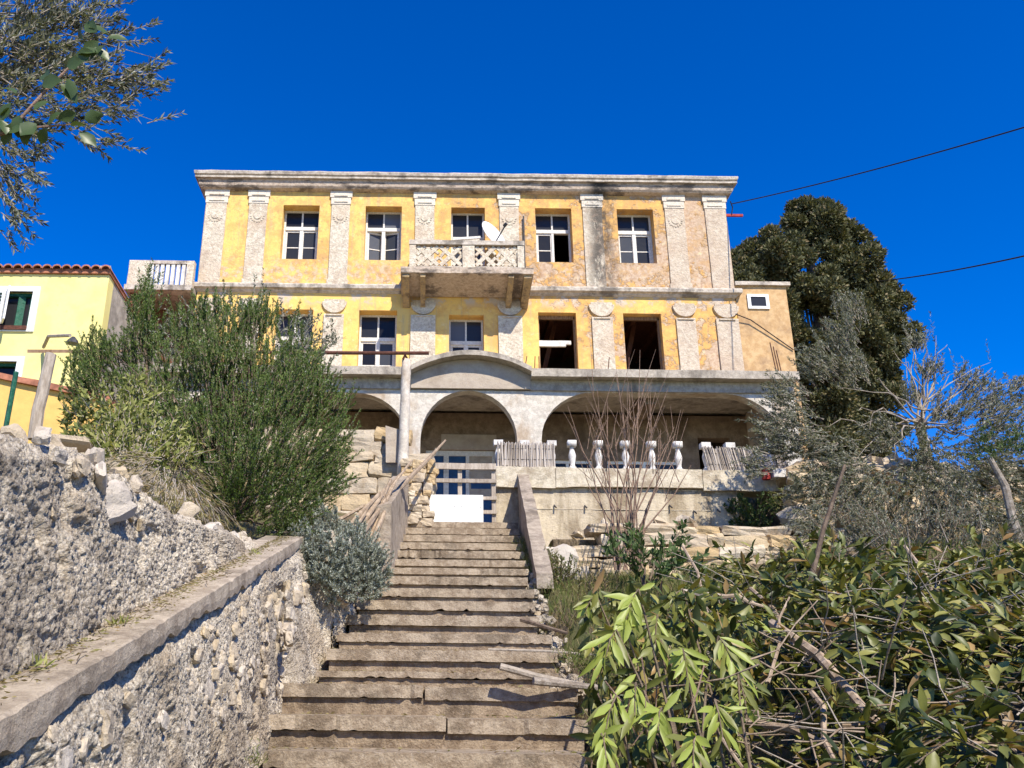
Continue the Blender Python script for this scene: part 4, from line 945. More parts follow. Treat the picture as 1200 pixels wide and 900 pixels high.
v, f = branches((13, 27, 7), [np.array(at(a, b_, c)) for a, b_, c, r in cl], .08, .3); npmesh('limb', v, f, M['dark_bark'], T)

# rosemary
T = thing('rosemary_bush', 'huge dark green rosemary bush spilling over the rubble wall at left', 'bush', loc=at(290, 620, 7.6))
cl = [(135,440,9.2,.42),(165,410,9.2,.35),(120,410,9.3,.22),(100,430,9.3,.25),(180,470,9,.45),(230,430,9,.5),(225,390,9.2,.35),(245,370,9.3,.25),(280,400,9,.45),(300,380,9.2,.3),(320,440,8.8,.38),(270,460,8.7,.5),
      (335,480,8.4,.5),(370,470,8.6,.33),(385,520,8.3,.28),(290,520,8.1,.5),(350,540,8,.42),(240,520,8.2,.5),(210,540,8.2,.35),(300,570,7.7,.42),(360,580,7.9,.30),(330,600,7.5,.30),(270,580,7.7,.35),(380,560,8.1,.25),(200,500,8.6,.42),(345,445,8.6,.4),(395,480,8.5,.16),(320,625,7.4,.16),(110,460,9,.3),(90,470,9,.18),(255,430,8.6,.4)]
base = at(270, 610, 7.9)
P_, d_ = bushy([(a, b_, c, r * .80) for a, b_, c, r in cl], 1350, 1, base); (v, f), (tv, tf) = sprigs(P_, d_, .21, 62, .030, .0085, .55, .9)
npmesh('foliage', v, f, M['rosemary_leaf'], T); npmesh('twigs', tv, tf, M['twig'], T)['kind'] = 'stuff'
tall = [(165,335),(150,372),(108,392),(240,350),(232,362),(262,352),(300,352),(318,362),(352,378),(345,372),(385,470),(365,420),(82,432),(90,405),(130,400),(205,372),(285,362),(330,380),(180,350),(172,345),(158,352),(168,360),(160,372),(175,380),(95,420),(78,420)]
P_ = A3([at(a, b_ + 26, 9.1) for a, b_ in tall for _ in range(3)]) + rng.normal(size=(len(tall)*3, 3)) * .05
(v, f), (tv, tf) = sprigs(P_, P_ * 0 + [-.05, 0, 1], .34, 130, .034, .009, 1.2, .8); npmesh('foliage', v, f, M['rosemary_leaf'], T); npmesh('twigs', tv, tf, M['twig'], T)['kind'] = 'stuff'
v, f = branches(base, [np.array(at(a, b_, c)) for a, b_, c, r in cl], .014, .15); npmesh('stems', v, f, M['dark_bark'], T)
# slim spire of leaves by the side terrace
T = thing('young_bay_tree', 'slim upright grey-green shrub rising between the yellow house and the villa', 'shrub', loc=at(170, 440, 10))
P_ = A3([at(170 + random.uniform(-1, 1) * (4 + k*.22), 335 + k*1.05, 10) for k in range(90)]) + rng.normal(size=(90, 3)) * .08
(v, f), (tv, tf) = sprigs(P_, P_ * 0 + [0, 0, 1], .25, 40, .045, .010, .6, 1.0); npmesh('foliage', v, f, M['rosemary_leaf'], T)
B().tube([at(172, 460, 10), at(170, 330, 10)], [.025, .008], 5).build('stem', M['twig'], T)
# climber behind the rosemary with pale dry leaves
T = thing('dry_climber', 'pale dry climber tangled over the wall behind the rosemary bush', 'climbing plant', loc=at(260, 470, 11))
cl = [(240,390,12,.4),(265,375,12,.35),(300,370,11.6,.35),(335,390,11,.35),(350,420,10.5,.35),(225,400,12,.4),(205,430,11,.5),(360,440,10,.3),(375,400,11,.2)]
P_, d_ = bushy(cl, 260, 1, at(280, 520, 10)); (v, f), (tv, tf) = sprigs(P_, d_, .3, 24, .05, .02, .2, 1.2); npmesh('foliage', v, f, M['olive_leaf'], T); npmesh('twigs', tv, tf, M['pale_twig'], T)['kind'] = 'stuff'
# yellow-green growth and dry grass on top of the rubble wall
T = thing('variegated_creeper', 'yellow-green creeper growing on the wall top left of the rosemary', 'creeper', loc=at(150, 540, 6.5))
cl = [(120,490,7,.25),(150,500,6.8,.25),(175,520,6.6,.25),(140,525,6.2,.22),(110,515,6.4,.2),(90,490,7,.16),(160,470,7,.2),(200,540,6.5,.2),(165,480,7,.12)]
P_, d_ = bushy(cl, 900, 1, at(150, 560, 6)); (v, f), (tv, tf) = sprigs(P_, d_, .14, 12, .055, .022, .3, 1.2); npmesh('foliage', v, f, M['yellow_green'], T); npmesh('twigs', tv, tf, M['pale_twig'], T)['kind'] = 'stuff'
T = thing('dry_grass_tuft', 'straw coloured dry grass tuft hanging over the rubble wall top', 'grass tuft', loc=at(200, 600, 5.6))
cl = [(185,575,5.8,.2),(205,590,5.6,.18),(165,555,5.9,.18),(225,600,6,.2),(245,610,6.3,.18),(150,545,6,.12),(215,560,6.2,.2)]
P_, d_ = bushy(cl, 1900, 1, at(200, 540, 6)); (v, f), (tv, tf) = sprigs(P_, d_, .11, 7, .07, .006, -.3, .5); npmesh('blades', v, f, M['dry_leaf'], T); npmesh('twigs', tv, tf, M['pale_twig'], T)['kind'] = 'stuff'
# grass along the foot of the yellow house wall
def blades(name, label, n, area, h, m, fn=None, cat='grass', tilt=.35, w=.006):
    P_ = []
    while len(P_) < n:
        p = area()
        if p: P_.append(p)
    P_ = np.array(P_); d = rng.normal(size=(n, 3)) * tilt + [0, 0, 1]
    v, f = leaves(P_, d, h * rng.uniform(.5, 1.3, n), w, 0)
    o = npmesh(name, v, f, m); tag(o, label, cat, kind='stuff'); return o
def g_area(x0, x1, y0, y1, dens=None):
    def a():
        x, y = random.uniform(x0, x1), random.uniform(y0, y1)
        if mnoise.noise(Vector((x * 1.3, y * 1.3, 3))) < random.uniform(-.35, .25): return None
        return (x, y, ground_z(x, y) + mnoise.fractal(Vector((x * .9, y * .9, 0)), 1, 2, 4) * .07 - .01)
    return a
blades('dry_grass', 'dry tufted grass on the terrace above the left rubble wall', 16000, g_area(-6, -1.6, 2.5, 11), .16, M['dry_leaf'])
blades('bank_grass', 'green and straw coloured grass on the bank right of the steps', 26000, g_area(1.15, 4.2, 6.0, 11.4), .15, M['weed'])
blades('far_grass', 'rough grass on the slope beyond the brush heap', 16000, g_area(4.2, 10, 5.0, 13.0), .2, M['weed'], w=.009)

# silver bush over the stub wall
T = thing('silver_bush', 'silvery grey lavender-like bush hanging over the wall beside the steps', 'bush', loc=at(400, 680, 8.2))
cl = [(368,640,7.4,.17),(385,660,7.3,.2),(410,660,7.6,.24),(430,668,7.9,.2),(400,685,7.3,.18),(425,690,7.6,.15),(378,625,7.8,.2),(400,640,8.0,.22),(438,678,7.9,.12),(362,655,7.3,.13),(415,645,8.2,.2),(375,672,7.2,.12)]
P_, d_ = bushy(cl, 3200, 1, at(400, 690, 8.2)); (v, f), (tv, tf) = sprigs(P_, d_, .10, 44, .028, .008, .5, .9); npmesh('foliage', v, f, M['silver_leaf'], T); npmesh('twigs', tv, tf, M['twig'], T)['kind'] = 'stuff'
v, f = branches(at(400, 720, 8.3), [np.array(at(a, b_, c)) for a, b_, c, r in cl], .012, .06); npmesh('stems', v, f, M['dark_bark'], T)

# ---- poles leaning on the left wing wall
ends = [((432,690,8.9),(455,590,9.9)),((388,640,8.6),(470,555,10.6)),((396,650,8.6),(482,540,10.9)),((406,655,8.7),(447,582,9.6)),((382,625,8.8),(440,590,9.5)),((418,650,8.9),(462,568,10.2)),((402,660,8.5),(440,602,9.3)),((412,642,8.7),(452,585,9.7)),((391,655,8.7),(450,575,9.7)),((408,660,8.6),(458,562,10.1)),((386,650,8.5),(445,578,9.6)),((400,636,8.7),(436,588,9.4)),((370,618,8.8),(428,592,9.4)),((416,665,8.8),(452,597,9.5)),((422,658,8.9),(456,580,9.8)),((394,644,8.5),(430,598,9.2)),((426,670,8.8),(448,600,9.5))]
for k, (a, c) in enumerate(ends):
    pa, pc = at(*a), at(*c); mid = (pa + pc) / 2 + Vector((random.uniform(-.03, .03), 0, random.uniform(-.04, .03))); r = random.uniform(.018, .034)
    tag(B().tube([pa, mid, pc], [r, r*.9, r*.7], 6).build('wooden_pole', M['pole_bark']), 'thin weathered pole, one of the bundle leaning on the left wing wall', 'pole', 'poles leaning on the left wing wall')
pl = thing('long_pole', 'longest weathered pole of the bundle, its tip sticking up before the dark arch', 'pole')
B().tube([at(440, 600, 10.2), at(480, 560, 11.2), at(500, 540, 11.8), at(522, 516, 12.3)], [.035, .032, .028, .015], 7).build('pole', M['pole_bark'], pl)

# ---- bare many-stemmed shrub
T = thing('bare_shrub', 'leafless shrub of many thin reddish stems in front of the white balusters', 'shrub', loc=at(738, 665, 10.6))
tips = [(665,475),(690,500),(700,455),(712,470),(722,430),(735,440),(748,470),(757,440),(768,460),(783,455),(798,480),(806,490),(775,520),(680,540),(700,520),(750,410),(765,500),(688,440),(810,545),(720,500),(740,520),(730,480),(672,500),(790,500),(705,560),(775,560)]
bb = B(); 
for px, py in tips:
    a = at(738 + random.uniform(-18, 18), 668, 10.6 + random.uniform(-.2, .2)); t = at(px, py, 10.6 + random.uniform(-.6, .6)); t.z += .0
    m1 = a.lerp(t, .35) + Vector((random.uniform(-.06, .06), 0, .05)); m1.x = a.x + (t.x - a.x) * .25; m2 = a.lerp(t, .7) + Vector((random.uniform(-.05, .05), 0, .03)); r = random.uniform(.008, .014)
    bb.tube([a, m1, m2, t], [r, r*.8, r*.5, r*.22], 5)
    for _ in range(3):
        s = random.uniform(.35, .85); q = m1.lerp(t, s); e = q + Vector((random.uniform(-.3, .3), random.uniform(-.2, .2), random.uniform(.25, .7))); bb.tube([q, q.lerp(e, .5) + Vector((0, 0, .04)), e], [r*.4, r*.3, r*.15], 4)
o = bb.build('stems', M['red_twig'], T); o['kind'] = 'stuff'

# ---- olive tree at right
T = thing('olive_tree', 'silvery half-bare olive tree with pale forked limbs at the right', 'tree', loc=at(1090, 620, 12))
tr = at(1085, 500, 12); B().tube([at(1100, 640, 12.2), at(1092, 580, 12.1), at(1083, 520, 12), at(1075, 490, 12)], [.10, .085, .07, .055], 9).chop(.2, .02, 3, 'z').build('trunk', M['bark'], T)
lt = [(1030,445,11.6),(1040,462,11.4),(1000,480,11.5),(1020,500,11.3),(985,455,11.6),(1060,420,12),(1080,390,12.2),(1100,430,12.2),(1110,400,12),(1140,450,12.2),(1160,430,12.4),(1180,470,12),(1190,520,12),(1130,500,11.5),(1050,540,11.3),(1000,540,11.3),(960,500,11.7),(970,560,11.5),(1100,560,11.3),(1150,560,11.5)]
v, f = branches(at(1080, 500, 12), [np.array(at(*q)) for q in lt], .018, .25, 8); npmesh('limb', v, f, M['bark'], T)
cl = [(960,430,11.8,.28),(985,400,12,.3),(1000,370,12.2,.25),(930,470,11.8,.32),(950,510,11.6,.35),(920,520,11.7,.28),(985,540,11.5,.4),(1010,570,11.3,.4),(960,570,11.4,.35),(1050,580,11.3,.42),(1100,560,11.3,.42),(1140,540,11.6,.42),(1170,500,12,.38),(1150,470,12.2,.35),(1110,490,12,.3),(1190,550,11.6,.4),(1080,530,11.5,.35),(1040,510,11.6,.25),(1195,460,12.3,.25),(1000,440,12,.28),(905,500,11.8,.2),(1120,600,11,.4),(1020,620,10.8,.35),(1180,600,11,.35),(960,610,11,.25),(1075,410,12.1,.16),(1090,440,12,.18),(1130,450,12.2,.2),(895,545,11.5,.2),(1070,470,12,.15)]
P_, d_ = bushy([(a, b_, c, r * .95) for a, b_, c, r in cl], 1050, 1, at(1080, 520, 12)); (v, f), (tv, tf) = sprigs(P_, d_, .24, 24, .055, .014, .15, .9); npmesh('foliage', v, f, M['olive_leaf'], T); npmesh('twigs', tv, tf, M['pale_twig'], T)['kind'] = 'stuff'
tips = [(1065,375),(1075,385),(1060,400),(1085,395),(1100,400),(1120,420),(1160,410),(1158,440),(1050,395),(1095,380)]
P_ = A3([at(a, b_ + 14, 12.1) for a, b_ in tips]); (v, f), (tv, tf) = sprigs(P_, P_*0 + [0, 0, 1], .3, 26, .05, .010, .6, .7); npmesh('foliage', v, f, M['olive_leaf'], T)
v, f = branches(at(1080, 480, 12), P_, .014, .15); npmesh('twigs', v, f, M['pale_twig'], T)['kind'] = 'stuff'
T = thing('young_tree_trunk', 'bare slanting grey trunk of a small tree at the right edge', 'tree', loc=at(1190, 625, 10.5))
B().tube([at(1196, 640, 10.5), at(1186, 605, 10.5), at(1178, 570, 10.5), at(1160, 537, 10.5)], [.055, .05, .045, .03], 8).build('trunk', M['bark'], T)
P_, d_ = bushy([(1190,520,10.6,.25),(1160,530,10.4,.2)], 500, 1, at(1180, 560, 10.5)); (v, f), _ = sprigs(P_, d_, .22, 16, .06, .016, .2, .9); npmesh('foliage', v, f, M['fig_green'], T)

# ---- shrubs in the recess and on the bank
def shrub(label, cl, base, m, dens, L, nn, nl, nw, name='shrub', cat='shrub', up=.3, sp=1.0):
    T = thing(name, label, cat, loc=at(*base)); P_, d_ = bushy(cl, dens, 1, at(*base)); (v, f), (tv, tf) = sprigs(P_, d_, L, nn, nl, nw, up, sp)
    npmesh('foliage', v, f, M[m], T); npmesh('twigs', tv, tf, M['twig'], T)['kind'] = 'stuff'
    v, f = branches(at(*base), [np.array(at(a, b_, c)) for a, b_, c, r in cl], .015, .08); npmesh('stems', v, f, M['twig'], T); return T
shrub('dark green ivy filling the recess under the broken end of the terrace', [(870,600,12.8,.22),(885,620,12.6,.25),(865,625,12.6,.18),(900,600,12.8,.18)], (880,640,12.8), 'fig_green', 700, .12, 14, .05, .03, 'ivy', 'ivy')
shrub('small green weeds over the boulder right of the wing wall', [(645,665,9.9,.14),(665,675,9.8,.13),(650,690,9.6,.12)], (655,700,9.9), 'weed', 2200, .10, 14, .035, .012, 'weed_clump', 'weeds')
shrub('yellowing weeds on the stone bank below the white block', [(930,590,12.4,.25),(955,580,12.4,.3),(985,590,12,.3),(935,575,12.5,.15)], (950,620,12.3), 'yellow_green', 420, .18, 10, .06, .009, 'weed_clump', 'weeds')
shrub('grey twiggy scrub under the olive tree at right', [(1000,610,9.5,.35),(1060,620,9.3,.35),(1110,610,9.4,.35),(1150,640,9,.35),(1040,650,8.8,.3),(1190,650,8.8,.35),(960,640,9.3,.3)], (1070,690,9), 'olive_leaf', 480, .2, 12, .035, .010, 'scrub', 'scrub')
shrub('rusty brown dead scrub on the bank right of the bare shrub', [(700,690,9.5,.2),(680,720,8.6,.22),(720,720,9,.2),(660,730,8,.15)], (690,740,8.8), 'dry_leaf', 900, .16, 12, .05, .008, 'scrub', 'scrub')
shrub('glossy green shrub growing at the foot of the bare stems', [(745,640,9.5,.13),(770,655,9.3,.15),(725,655,9.3,.13),(790,640,9.6,.1),(760,670,8.8,.2),(800,665,9.2,.16)], (755,690,9), 'fig_green', 700, .2, 9, .09, .035, 'shrub', 'shrub')

# ---- heap of cut branches, its leaves and sticks
T = thing('brush_heap', 'dark heap of cut leafy branches and dead twigs filling the lower right corner', 'brush heap', loc=(2.6, 5, .1))
def heap_z(x, y):
    px_lim = 1.05 + (y - 3.4) * .20
    e = min(1, max(0, (x - px_lim) / .9)); top = lerp_heap(y); return ground_z(x, y) + (top - ground_z(x, y)) * e ** .6 + (.26 * mnoise.noise(Vector((x*1.3, y*1.3, 2))) + .10 * mnoise.noise(Vector((x*3.7, y*3.7, 2)))) * e
lerp_heap = lerp_tab([(2.6, -.25), (3.2, .02), (4, .26), (5, .52), (6, .80), (7, 1.02), (8, 1.05), (9, 1.15)])
P_ = []
while len(P_) < 2100:
    y = 2.7 + 5.6 * random.random() ** 1.2; x = random.uniform(1.05 + (y - 3.4) * .20, 1.6 + y * .62)
    if mnoise.noise(Vector((x * 2.2, y * 2.2, 5))) < random.uniform(-.45, .25): continue       # holes between the sprays
    P_.append((x, y, heap_z(x, y) + random.uniform(-.24, .10)))
P_ = np.array(P_); k = len(P_); swirl = np.array([[mnoise.noise(Vector((p[0]*1.1, p[1]*1.1, 9))), mnoise.noise(Vector((p[0]*1.1, p[1]*1.1, 20))), 0] for p in P_])
(v, f), (tv, tf) = sprigs(P_, swirl * 2.6 + [-.15, -.45, -.05] + rng.normal(size=(k, 3)) * .35, .26, 11, .092, .038, .12, .75, True, .003)
npmesh('leaves', v, f, M['brush_leaf'], T)['kind'] = 'stuff'; npmesh('spray_stems', tv, tf, M['twig'], T)['kind'] = 'stuff'
b = B(); hx = [x / 4 for x in range(4, 26)]; hy = [2.6 + y / 4 for y in range(0, 24)]
G = [[b.bm.verts.new((x, y, heap_z(x, y) - .42)) for x in hx] for y in hy]
for i in range(len(hy)-1):
    for j in range(len(hx)-1): b.bm.faces.new((G[i][j], G[i][j+1], G[i+1][j+1], G[i+1][j]))
o = b.build('leaf_litter', M['soil'], T); o['kind'] = 'stuff'
A = []; Q = []
for _ in range(300):
    y = 3 + 4.5 * random.random() ** 1.3; x = random.uniform(1.0 + (y-3.4)*.2, 1.2 + y * .6); p = Vector((x, y, heap_z(x, y) + random.uniform(-.12, .06)))
    d = Vector((random.uniform(-1, 1), random.uniform(-.6, .6), random.uniform(-.15, .55))).normalized(); l = random.uniform(.12, .45)
    for s in range(3):
        e = p + d * l / 2; A.append(p); Q.append(e); p = e.copy(); d = (d + Vector((random.uniform(-.4, .4), random.uniform(-.4, .4), random.uniform(-.3, .3)))).normalized()
v, f = tubes(A, Q, .0035, .002, 4); npmesh('twigs', v, f, M['pale_twig'], T)['kind'] = 'stuff'
for (a, c, r) in (((905,730,4.6),(1095,905,3.3),.022),((840,700,5.0),(900,712,5),.012),((985,850,3.6),(1190,880,3.7),.014),((1090,820,4),(1165,835,4.1),.012),((860,845,3.9),(1060,905,3.3),.016),((740,700,5.2),(870,900,3.1),.010),((950,810,4),(985,905,3.2),.012),((1000,760,4.6),(1120,700,5),.009),((900,800,4.2),(925,700,4.6),.008),((1060,640,6),(1130,760,5),.011),((800,640,6.8),(850,760,5.4),.010),((880,690,6),(960,790,4.7),.013)):
    p0, p1 = at(*a), at(*c); B().tube([p0, p0.lerp(p1, .35) + Vector((.02, 0, .03)), p0.lerp(p1, .7) + Vector((-.02, 0, .01)), p1], [r, r, r*.8, r*.6], 6).build('branch', M['pole_bark'], T)
tag(B().tube([at(948, 690, 5.4), at(965, 620, 5.5), at(990, 545, 5.6)], [.017, .014, .010], 6).build('upright_stick', M['dark_bark']), 'tall dark stick standing upright in the brush heap', 'stick')
tag(B().tube([at(798, 693, 6.0), at(850, 700, 6), at(900, 711, 6)], [.018, .02, .016], 6).build('pale_stick', M['pale_twig']), 'pale stripped stick lying on top of the brush heap', 'stick')
tag(B().tube([at(586, 781, 6.1), at(630, 793, 6.1), at(680, 803, 6.2)], [.024, .022, .02], 8).build('fallen_branch', M['pale_twig']), 'short thick pale branch lying across the right side of the steps', 'branch')
tag(B().tube([at(625, 798, 6.0), at(700, 806, 6.1)], [.026, .02], 8).build('fallen_branch', M['bark']), 'dark thick branch end lying just under the pale branch on the steps', 'branch')
tag(B().tube([at(572, 761, 6.8), at(640, 763, 6.8), at(700, 768, 6.8)], [.008, .01, .01], 6).build('thin_cane', M['pale_twig']), 'thin straight pale cane lying across the steps above the thick branch', 'cane')
tag(B().tube([at(610, 726, 7.5), at(640, 735, 7.4), at(665, 742, 7.3)], [.018, .016, .012], 6).build('fallen_branch', M['dark_bark']), 'short brown branch poking over the right edge of the middle steps', 'branch')

# ---- laurel-like branch with large bright leaves
T = thing('large_leaved_branch', 'cut branch with large bright yellow-green drooping leaves beside the steps', 'branch', loc=at(760, 880, 3.2))
sprays = [((800,900,3.2),(748,690,3.3),9,.125),((790,900,3.2),(722,738,3.2),8,.12),((800,905,3.3),(770,720,3.4),8,.10),((770,905,3.1),(745,800,3.1),8,.115),((740,905,3.1),(722,815,3.05),7,.12),
    ((820,905,3.3),(842,745,3.4),9,.125),((830,905,3.3),(800,760,3.3),8,.10),((790,905,3.0),(775,830,3.0),8,.10),((850,905,3.1),(838,820,3.1),7,.10),((880,905,3.3),(865,790,3.5),8,.10),((720,905,3.0),(705,860,3.0),6,.09),((810,910,2.9),(815,860,2.9),8,.10),((860,905,3.6),(800,690,3.8),8,.09),((880,905,3.8),(870,720,4.0),8,.09),((780,900,3.6),(700,700,3.7),7,.08)]
for a_, t_, n_, L in sprays:
    A_ = at(*a_); T_ = at(*t_); out_ = (T_ - A_); out_.z = 0
    droop = T_ + Vector((out_.x * .35 + random.uniform(-.05, .02), -.06, -random.uniform(.05, .13)))
    pts = [A_, A_.lerp(T_, .5) + Vector((0, .03, .04)), T_, T_.lerp(droop, .5) + Vector((0, 0, .02)), droop]
    B().tube(pts, [.006, .005, .004, .003, .002], 5).build('stem', M['twig'], T)
    for k in range(n_ * 2):
        s_ = .30 + .70 * k / (n_ * 2); u_ = s_ * 4; i_ = min(3, int(u_)); c = pts[i_].lerp(pts[i_ + 1], u_ - i_); d0 = (pts[i_ + 1] - pts[i_]).normalized()
        side = d0.cross(Vector((.2, -1, .3))).normalized() * (1 if k % 2 else -1)
        d = d0 * random.uniform(.3, .9) + side * random.uniform(.4, 1.0) + Vector((random.uniform(-.2, .2), random.uniform(-.5, .1), -random.uniform(.35, .9)))
        vv, ff = leaves([tuple(c)], [tuple(d)], L * random.uniform(.6, 1.15), L * random.uniform(.18, .25), .14, True, nrm=np.array([[.15, -.8, .7]]))
        npmesh('leaf', vv, ff, M['laurel_leaf'] if random.random() < (.75 if t_[2] < 3.35 else .35) else M['brush_leaf'], T)
v0 = []
for _ in range(900):
    px, py = random.uniform(690, 880), random.uniform(690, 905); v0.append(tuple(at(px, py, random.uniform(3.5, 4.2))))
v, f = leaves(v0, rng.normal(size=(900, 3)) * .6 + [0, 0, -.5], rng.uniform(.06, .11, 900), .03, .15, True); npmesh('inner_leaves', v, f, M['brush_leaf'], T)['kind'] = 'stuff'
for _ in range(14):
    a = at(random.uniform(690, 880), random.uniform(740, 900), random.uniform(3.0, 3.4)); e = a + Vector((random.uniform(-.1, .14), random.uniform(-.05, .1), random.uniform(-.28, -.08)))
    B().tube([a, a.lerp(e, .5) + Vector((.01, 0, .015)), e], [.003, .0025, .0015], 4).build('red_twig', M['red_twig'], T)

# ---- tree overhanging from the left: olive with a few round-leaved shoots
T = thing('overhanging_olive_tree', 'olive tree reaching into the sky from the upper left corner', 'tree', loc=(-4.6, 5.2, 1.2))
B().tube([(-4.6, 5.2, .8), (-4.4, 5.1, 2.2), (-4.1, 5.0, 3.4), (-3.6, 4.9, 4.3)], [.13, .11, .09, .06], 9).build('trunk', M['bark'], T)
cl = [(20,20,5,.28),(60,30,5,.25),(30,70,5,.3),(70,80,5,.22),(100,40,5.1,.2),(100,90,5.1,.18),(20,120,5,.24),(130,90,5.1,.17),(150,105,5.1,.14),(165,80,5.1,.09),(60,130,5,.18),(100,130,5.1,.15),(140,130,5.1,.1),(110,165,5.1,.10),(95,158,5.1,.07),(20,195,5,.11),(10,215,5,.13),(25,240,5,.08),(8,255,5,.1),(140,45,5.1,.07),(160,35,5.1,.05),(185,72,5.1,.05),(178,105,5.1,.05),(180,140,5.1,.05),(120,12,5,.1),(-20,60,5,.4),(-30,160,5,.35),(30,165,5,.12),(135,172,5.1,.05)]
P_, d_ = bushy([(a, b_, c, r * .92) for a, b_, c, r in cl], 820, 1, at(-60, 120, 5)); (v, f), (tv, tf) = sprigs(P_, d_, .16, 24, .05, .013, .05, .85); npmesh('foliage', v, f, M['olive_leaf'], T); npmesh('twigs', tv, tf, M['pale_twig'], T)['kind'] = 'stuff'
v, f = branches((-3.6, 4.9, 4.3), [np.array(at(a, b_, c)) for a, b_, c, r in cl], .011, .1); npmesh('limb', v, f, M['bark'], T)
T = thing('round_leaved_shoot', 'shoot with large rounded dark green leaves hanging before the olive foliage', 'shoot', loc=(-3.2, 3.6, 2.2))
spots = [(105,32),(108,55),(85,60),(125,45),(78,78),(105,70),(60,92),(48,100),(22,110),(25,135),(15,125),(35,150),(65,140),(85,148),(100,140),(55,150),(40,130),(10,145),(90,72),(118,48),(70,98)]
sp = [at(a + random.uniform(-3, 3), b_, 3.3) for a, b_ in spots + [(112,38),(98,28),(118,62),(80,92),(15,120),(28,142),(45,145),(92,155),(70,132),(5,158)]]
for k, p in enumerate(sp):
    vv, ff = leaves([tuple(p)], [(random.uniform(-.6, .8), random.uniform(-.2, .3), random.uniform(-.7, .7))], random.uniform(.075, .10), random.uniform(.06, .075), .12, True, nrm=np.array([[0, -1, .3]]))
    npmesh('leaf', vv, ff, M['carob_leaf'], T)
B().tube([at(-40, 165, 3.3), at(10, 155, 3.32), at(50, 110, 3.32), at(85, 75, 3.32), at(108, 45, 3.32)], [.012, .009, .007, .005, .003], 6).build('stem', M['red_twig'], T)
B().tube([at(-40, 165, 3.3), at(30, 150, 3.32), at(90, 145, 3.32)], [.01, .006, .003], 5).build('stem', M['red_twig'], T)

# ---- cables
def cable(name, label, a, c, sag, r):
    pts = [a.lerp(c, s) - Vector((0, 0, sag * 4 * s * (1 - s))) for s in np.linspace(0, 1, 24)]
    tag(B().tube(pts, r, 5).build(name, M['cable_black']), label, 'cable')
cable('power_cable', 'upper black power cable from the villa corner up to the right', at(857, 239, 20.3), at(1290, 122, 12), .1, .014)
cable('power_cable', 'lower black power cable crossing the sky behind the evergreen to the right', at(1000, 332, 29), at(1290, 279, 14), .15, .018)
ins = thing('cable_bracket', 'small red cable bracket on the upper right corner of the villa', 'bracket', loc=(7.9, 20.6, 12.3))
p = at(852, 253, 20.6); B().box(7.8, 8.25, 20.55, 20.6, p.z - .03, p.z + .03).build('bracket', M['red_rubber'], ins)
B().tube([(7.95, 20.55, p.z), (7.98, 20.5, p.z + .2), (7.9, 20.4, p.z + .32)], .015, 5).build('wire', M['cable_black'], ins)
tag(B().tube([at(862, 368, 20.4), at(880, 375, 20.45), at(930, 410, 20.5)], .014, 5).build('wall_cable', M['cable_black']), 'thin black cable running down across the annex wall', 'cable')

# fallen leaves and crumbs on the steps and along the coping; weeds in the joints
P_ = []
for _ in range(1500):
    y, z, x0, x1 = random.choice(rows[2:]); e = random.random() ** 2; x = x0 + e * (x1 - x0) if random.random() < .35 else x1 - e * (x1 - x0)
    P_.append((x, y + random.uniform(.08, .34), z + .006))
v, f = leaves(P_, rng.normal(size=(1500, 3)) * [1, 1, .15], rng.uniform(.015, .05, 1500), rng.uniform(.006, .016, 1500), .15, nrm=np.tile([0, 0, 1.], (1500, 1)))
tag(npmesh('leaf_litter', v, f, M['dry_leaf']), 'dry fallen leaves scattered over the steps', 'leaf litter', kind='stuff')
P_ = []
for _ in range(1800):
    y = random.uniform(1.8, 7.2); P_.append((-1.16 + random.uniform(-.01, .14) * random.random(), y, cop_z(y) + .004))
v, f = leaves(P_, rng.normal(size=(1800, 3)) * [1, 1, .2], rng.uniform(.008, .04, 1800), rng.uniform(.003, .008, 1800), .15)
tag(npmesh('leaf_litter', v, f, M['dry_leaf']), 'dry leaf crumbs and twigs lying along the sloping coping', 'leaf litter', kind='stuff')
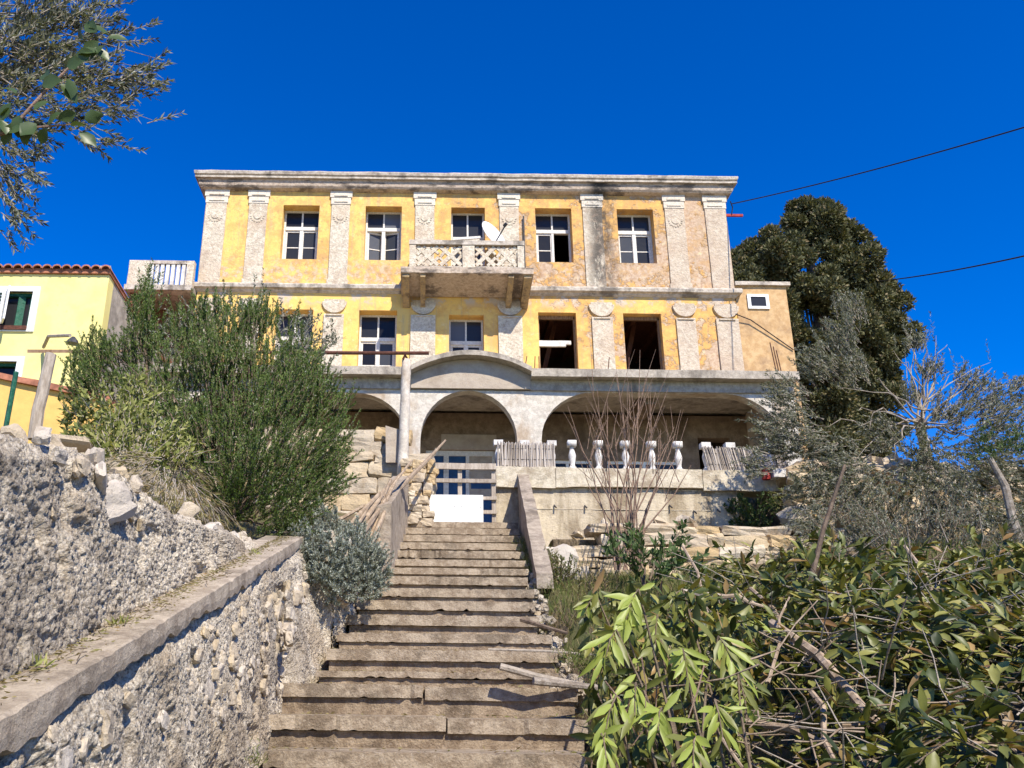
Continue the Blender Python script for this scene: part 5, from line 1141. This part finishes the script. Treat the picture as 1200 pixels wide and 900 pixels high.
for y, lab in ((2.75, 'small green weed on the coping nearest the camera'), (3.4, 'small green weed on the lower half of the sloping coping'), (5.9, 'small green weed on the upper part of the sloping coping')):
    P_ = np.tile([-1.12, y, cop_z(y)], (26, 1)) + rng.normal(size=(26, 3)) * [.015, .05, .003]
    v, f = leaves(P_, rng.normal(size=(26, 3)) * .6 + [.1, 0, .5], .045, .008, .1); tag(npmesh('weed', v, f, M['yellow_green']), lab, 'weed', kind='stuff')
B_ = B()
for k in range(26):
    x = random.uniform(-1.19, -1.02); y = random.uniform(2.6, 5.6); a = random.uniform(-.8, .8); l = random.uniform(.05, .16)
    B_.tube([(x, y, cop_z(y) + .012), (x + l*.3*math.sin(a), y + l*.5, cop_z(y + l*.5) + .02), (x + l*.4*math.sin(a), y + l, cop_z(y + l) + .01)], .0018, 4)
tag(B_.build('dead_twigs', M['twig']), 'thin dead twigs lying on the sloping coping', 'twigs', kind='stuff')
for cx_, cy_, cz_, lab in ((1.34, 9.2, 1.05, 'weeds at the low front end of the right wing wall'), (1.12, 5.2, -.1, 'weeds beside the lowest steps on the right'), (1.15, 6.6, .3, 'weeds beside the middle steps on the right'), (-.86, 5.0, -.28, 'tiny weed tuft where the left wall meets the lowest steps')):
    n_ = 500 if cx_ > 0 else 60; P_ = rng.normal(size=(n_, 3)) * [.10 if cx_ > 0 else .03, .35 if cx_ > 0 else .05, .03] + [cx_, cy_, cz_]
    v, f = leaves(P_, rng.normal(size=(n_, 3)) * .5 + [0, 0, .7], .09 if cx_ > 0 else .04, .006, .1); tag(npmesh('weed', v, f, M['weed']), lab, 'weeds', kind='stuff')

A = []; Q = []
for _ in range(55):
    p = at(random.uniform(830, 1060), random.uniform(770, 905), random.uniform(3.2, 4.4)); p.z = max(p.z, heap_z(p.x, p.y) - .05)
    d = Vector((random.uniform(-1, 1), random.uniform(-.5, .5), random.uniform(-.5, .6))).normalized(); l = random.uniform(.08, .3)
    for s_ in range(3):
        e = p + d * l / 2; A.append(p); Q.append(e); p = e.copy(); d = (d + Vector((random.uniform(-.4, .4), random.uniform(-.4, .4), random.uniform(-.4, .3)))).normalized()
v, f = tubes(A, Q, .004, .0025, 4); hp = [o for o in col.objects if o.name == 'brush_heap'][0]; npmesh('twigs', v, f, M['pole_bark'], hp)['kind'] = 'stuff'
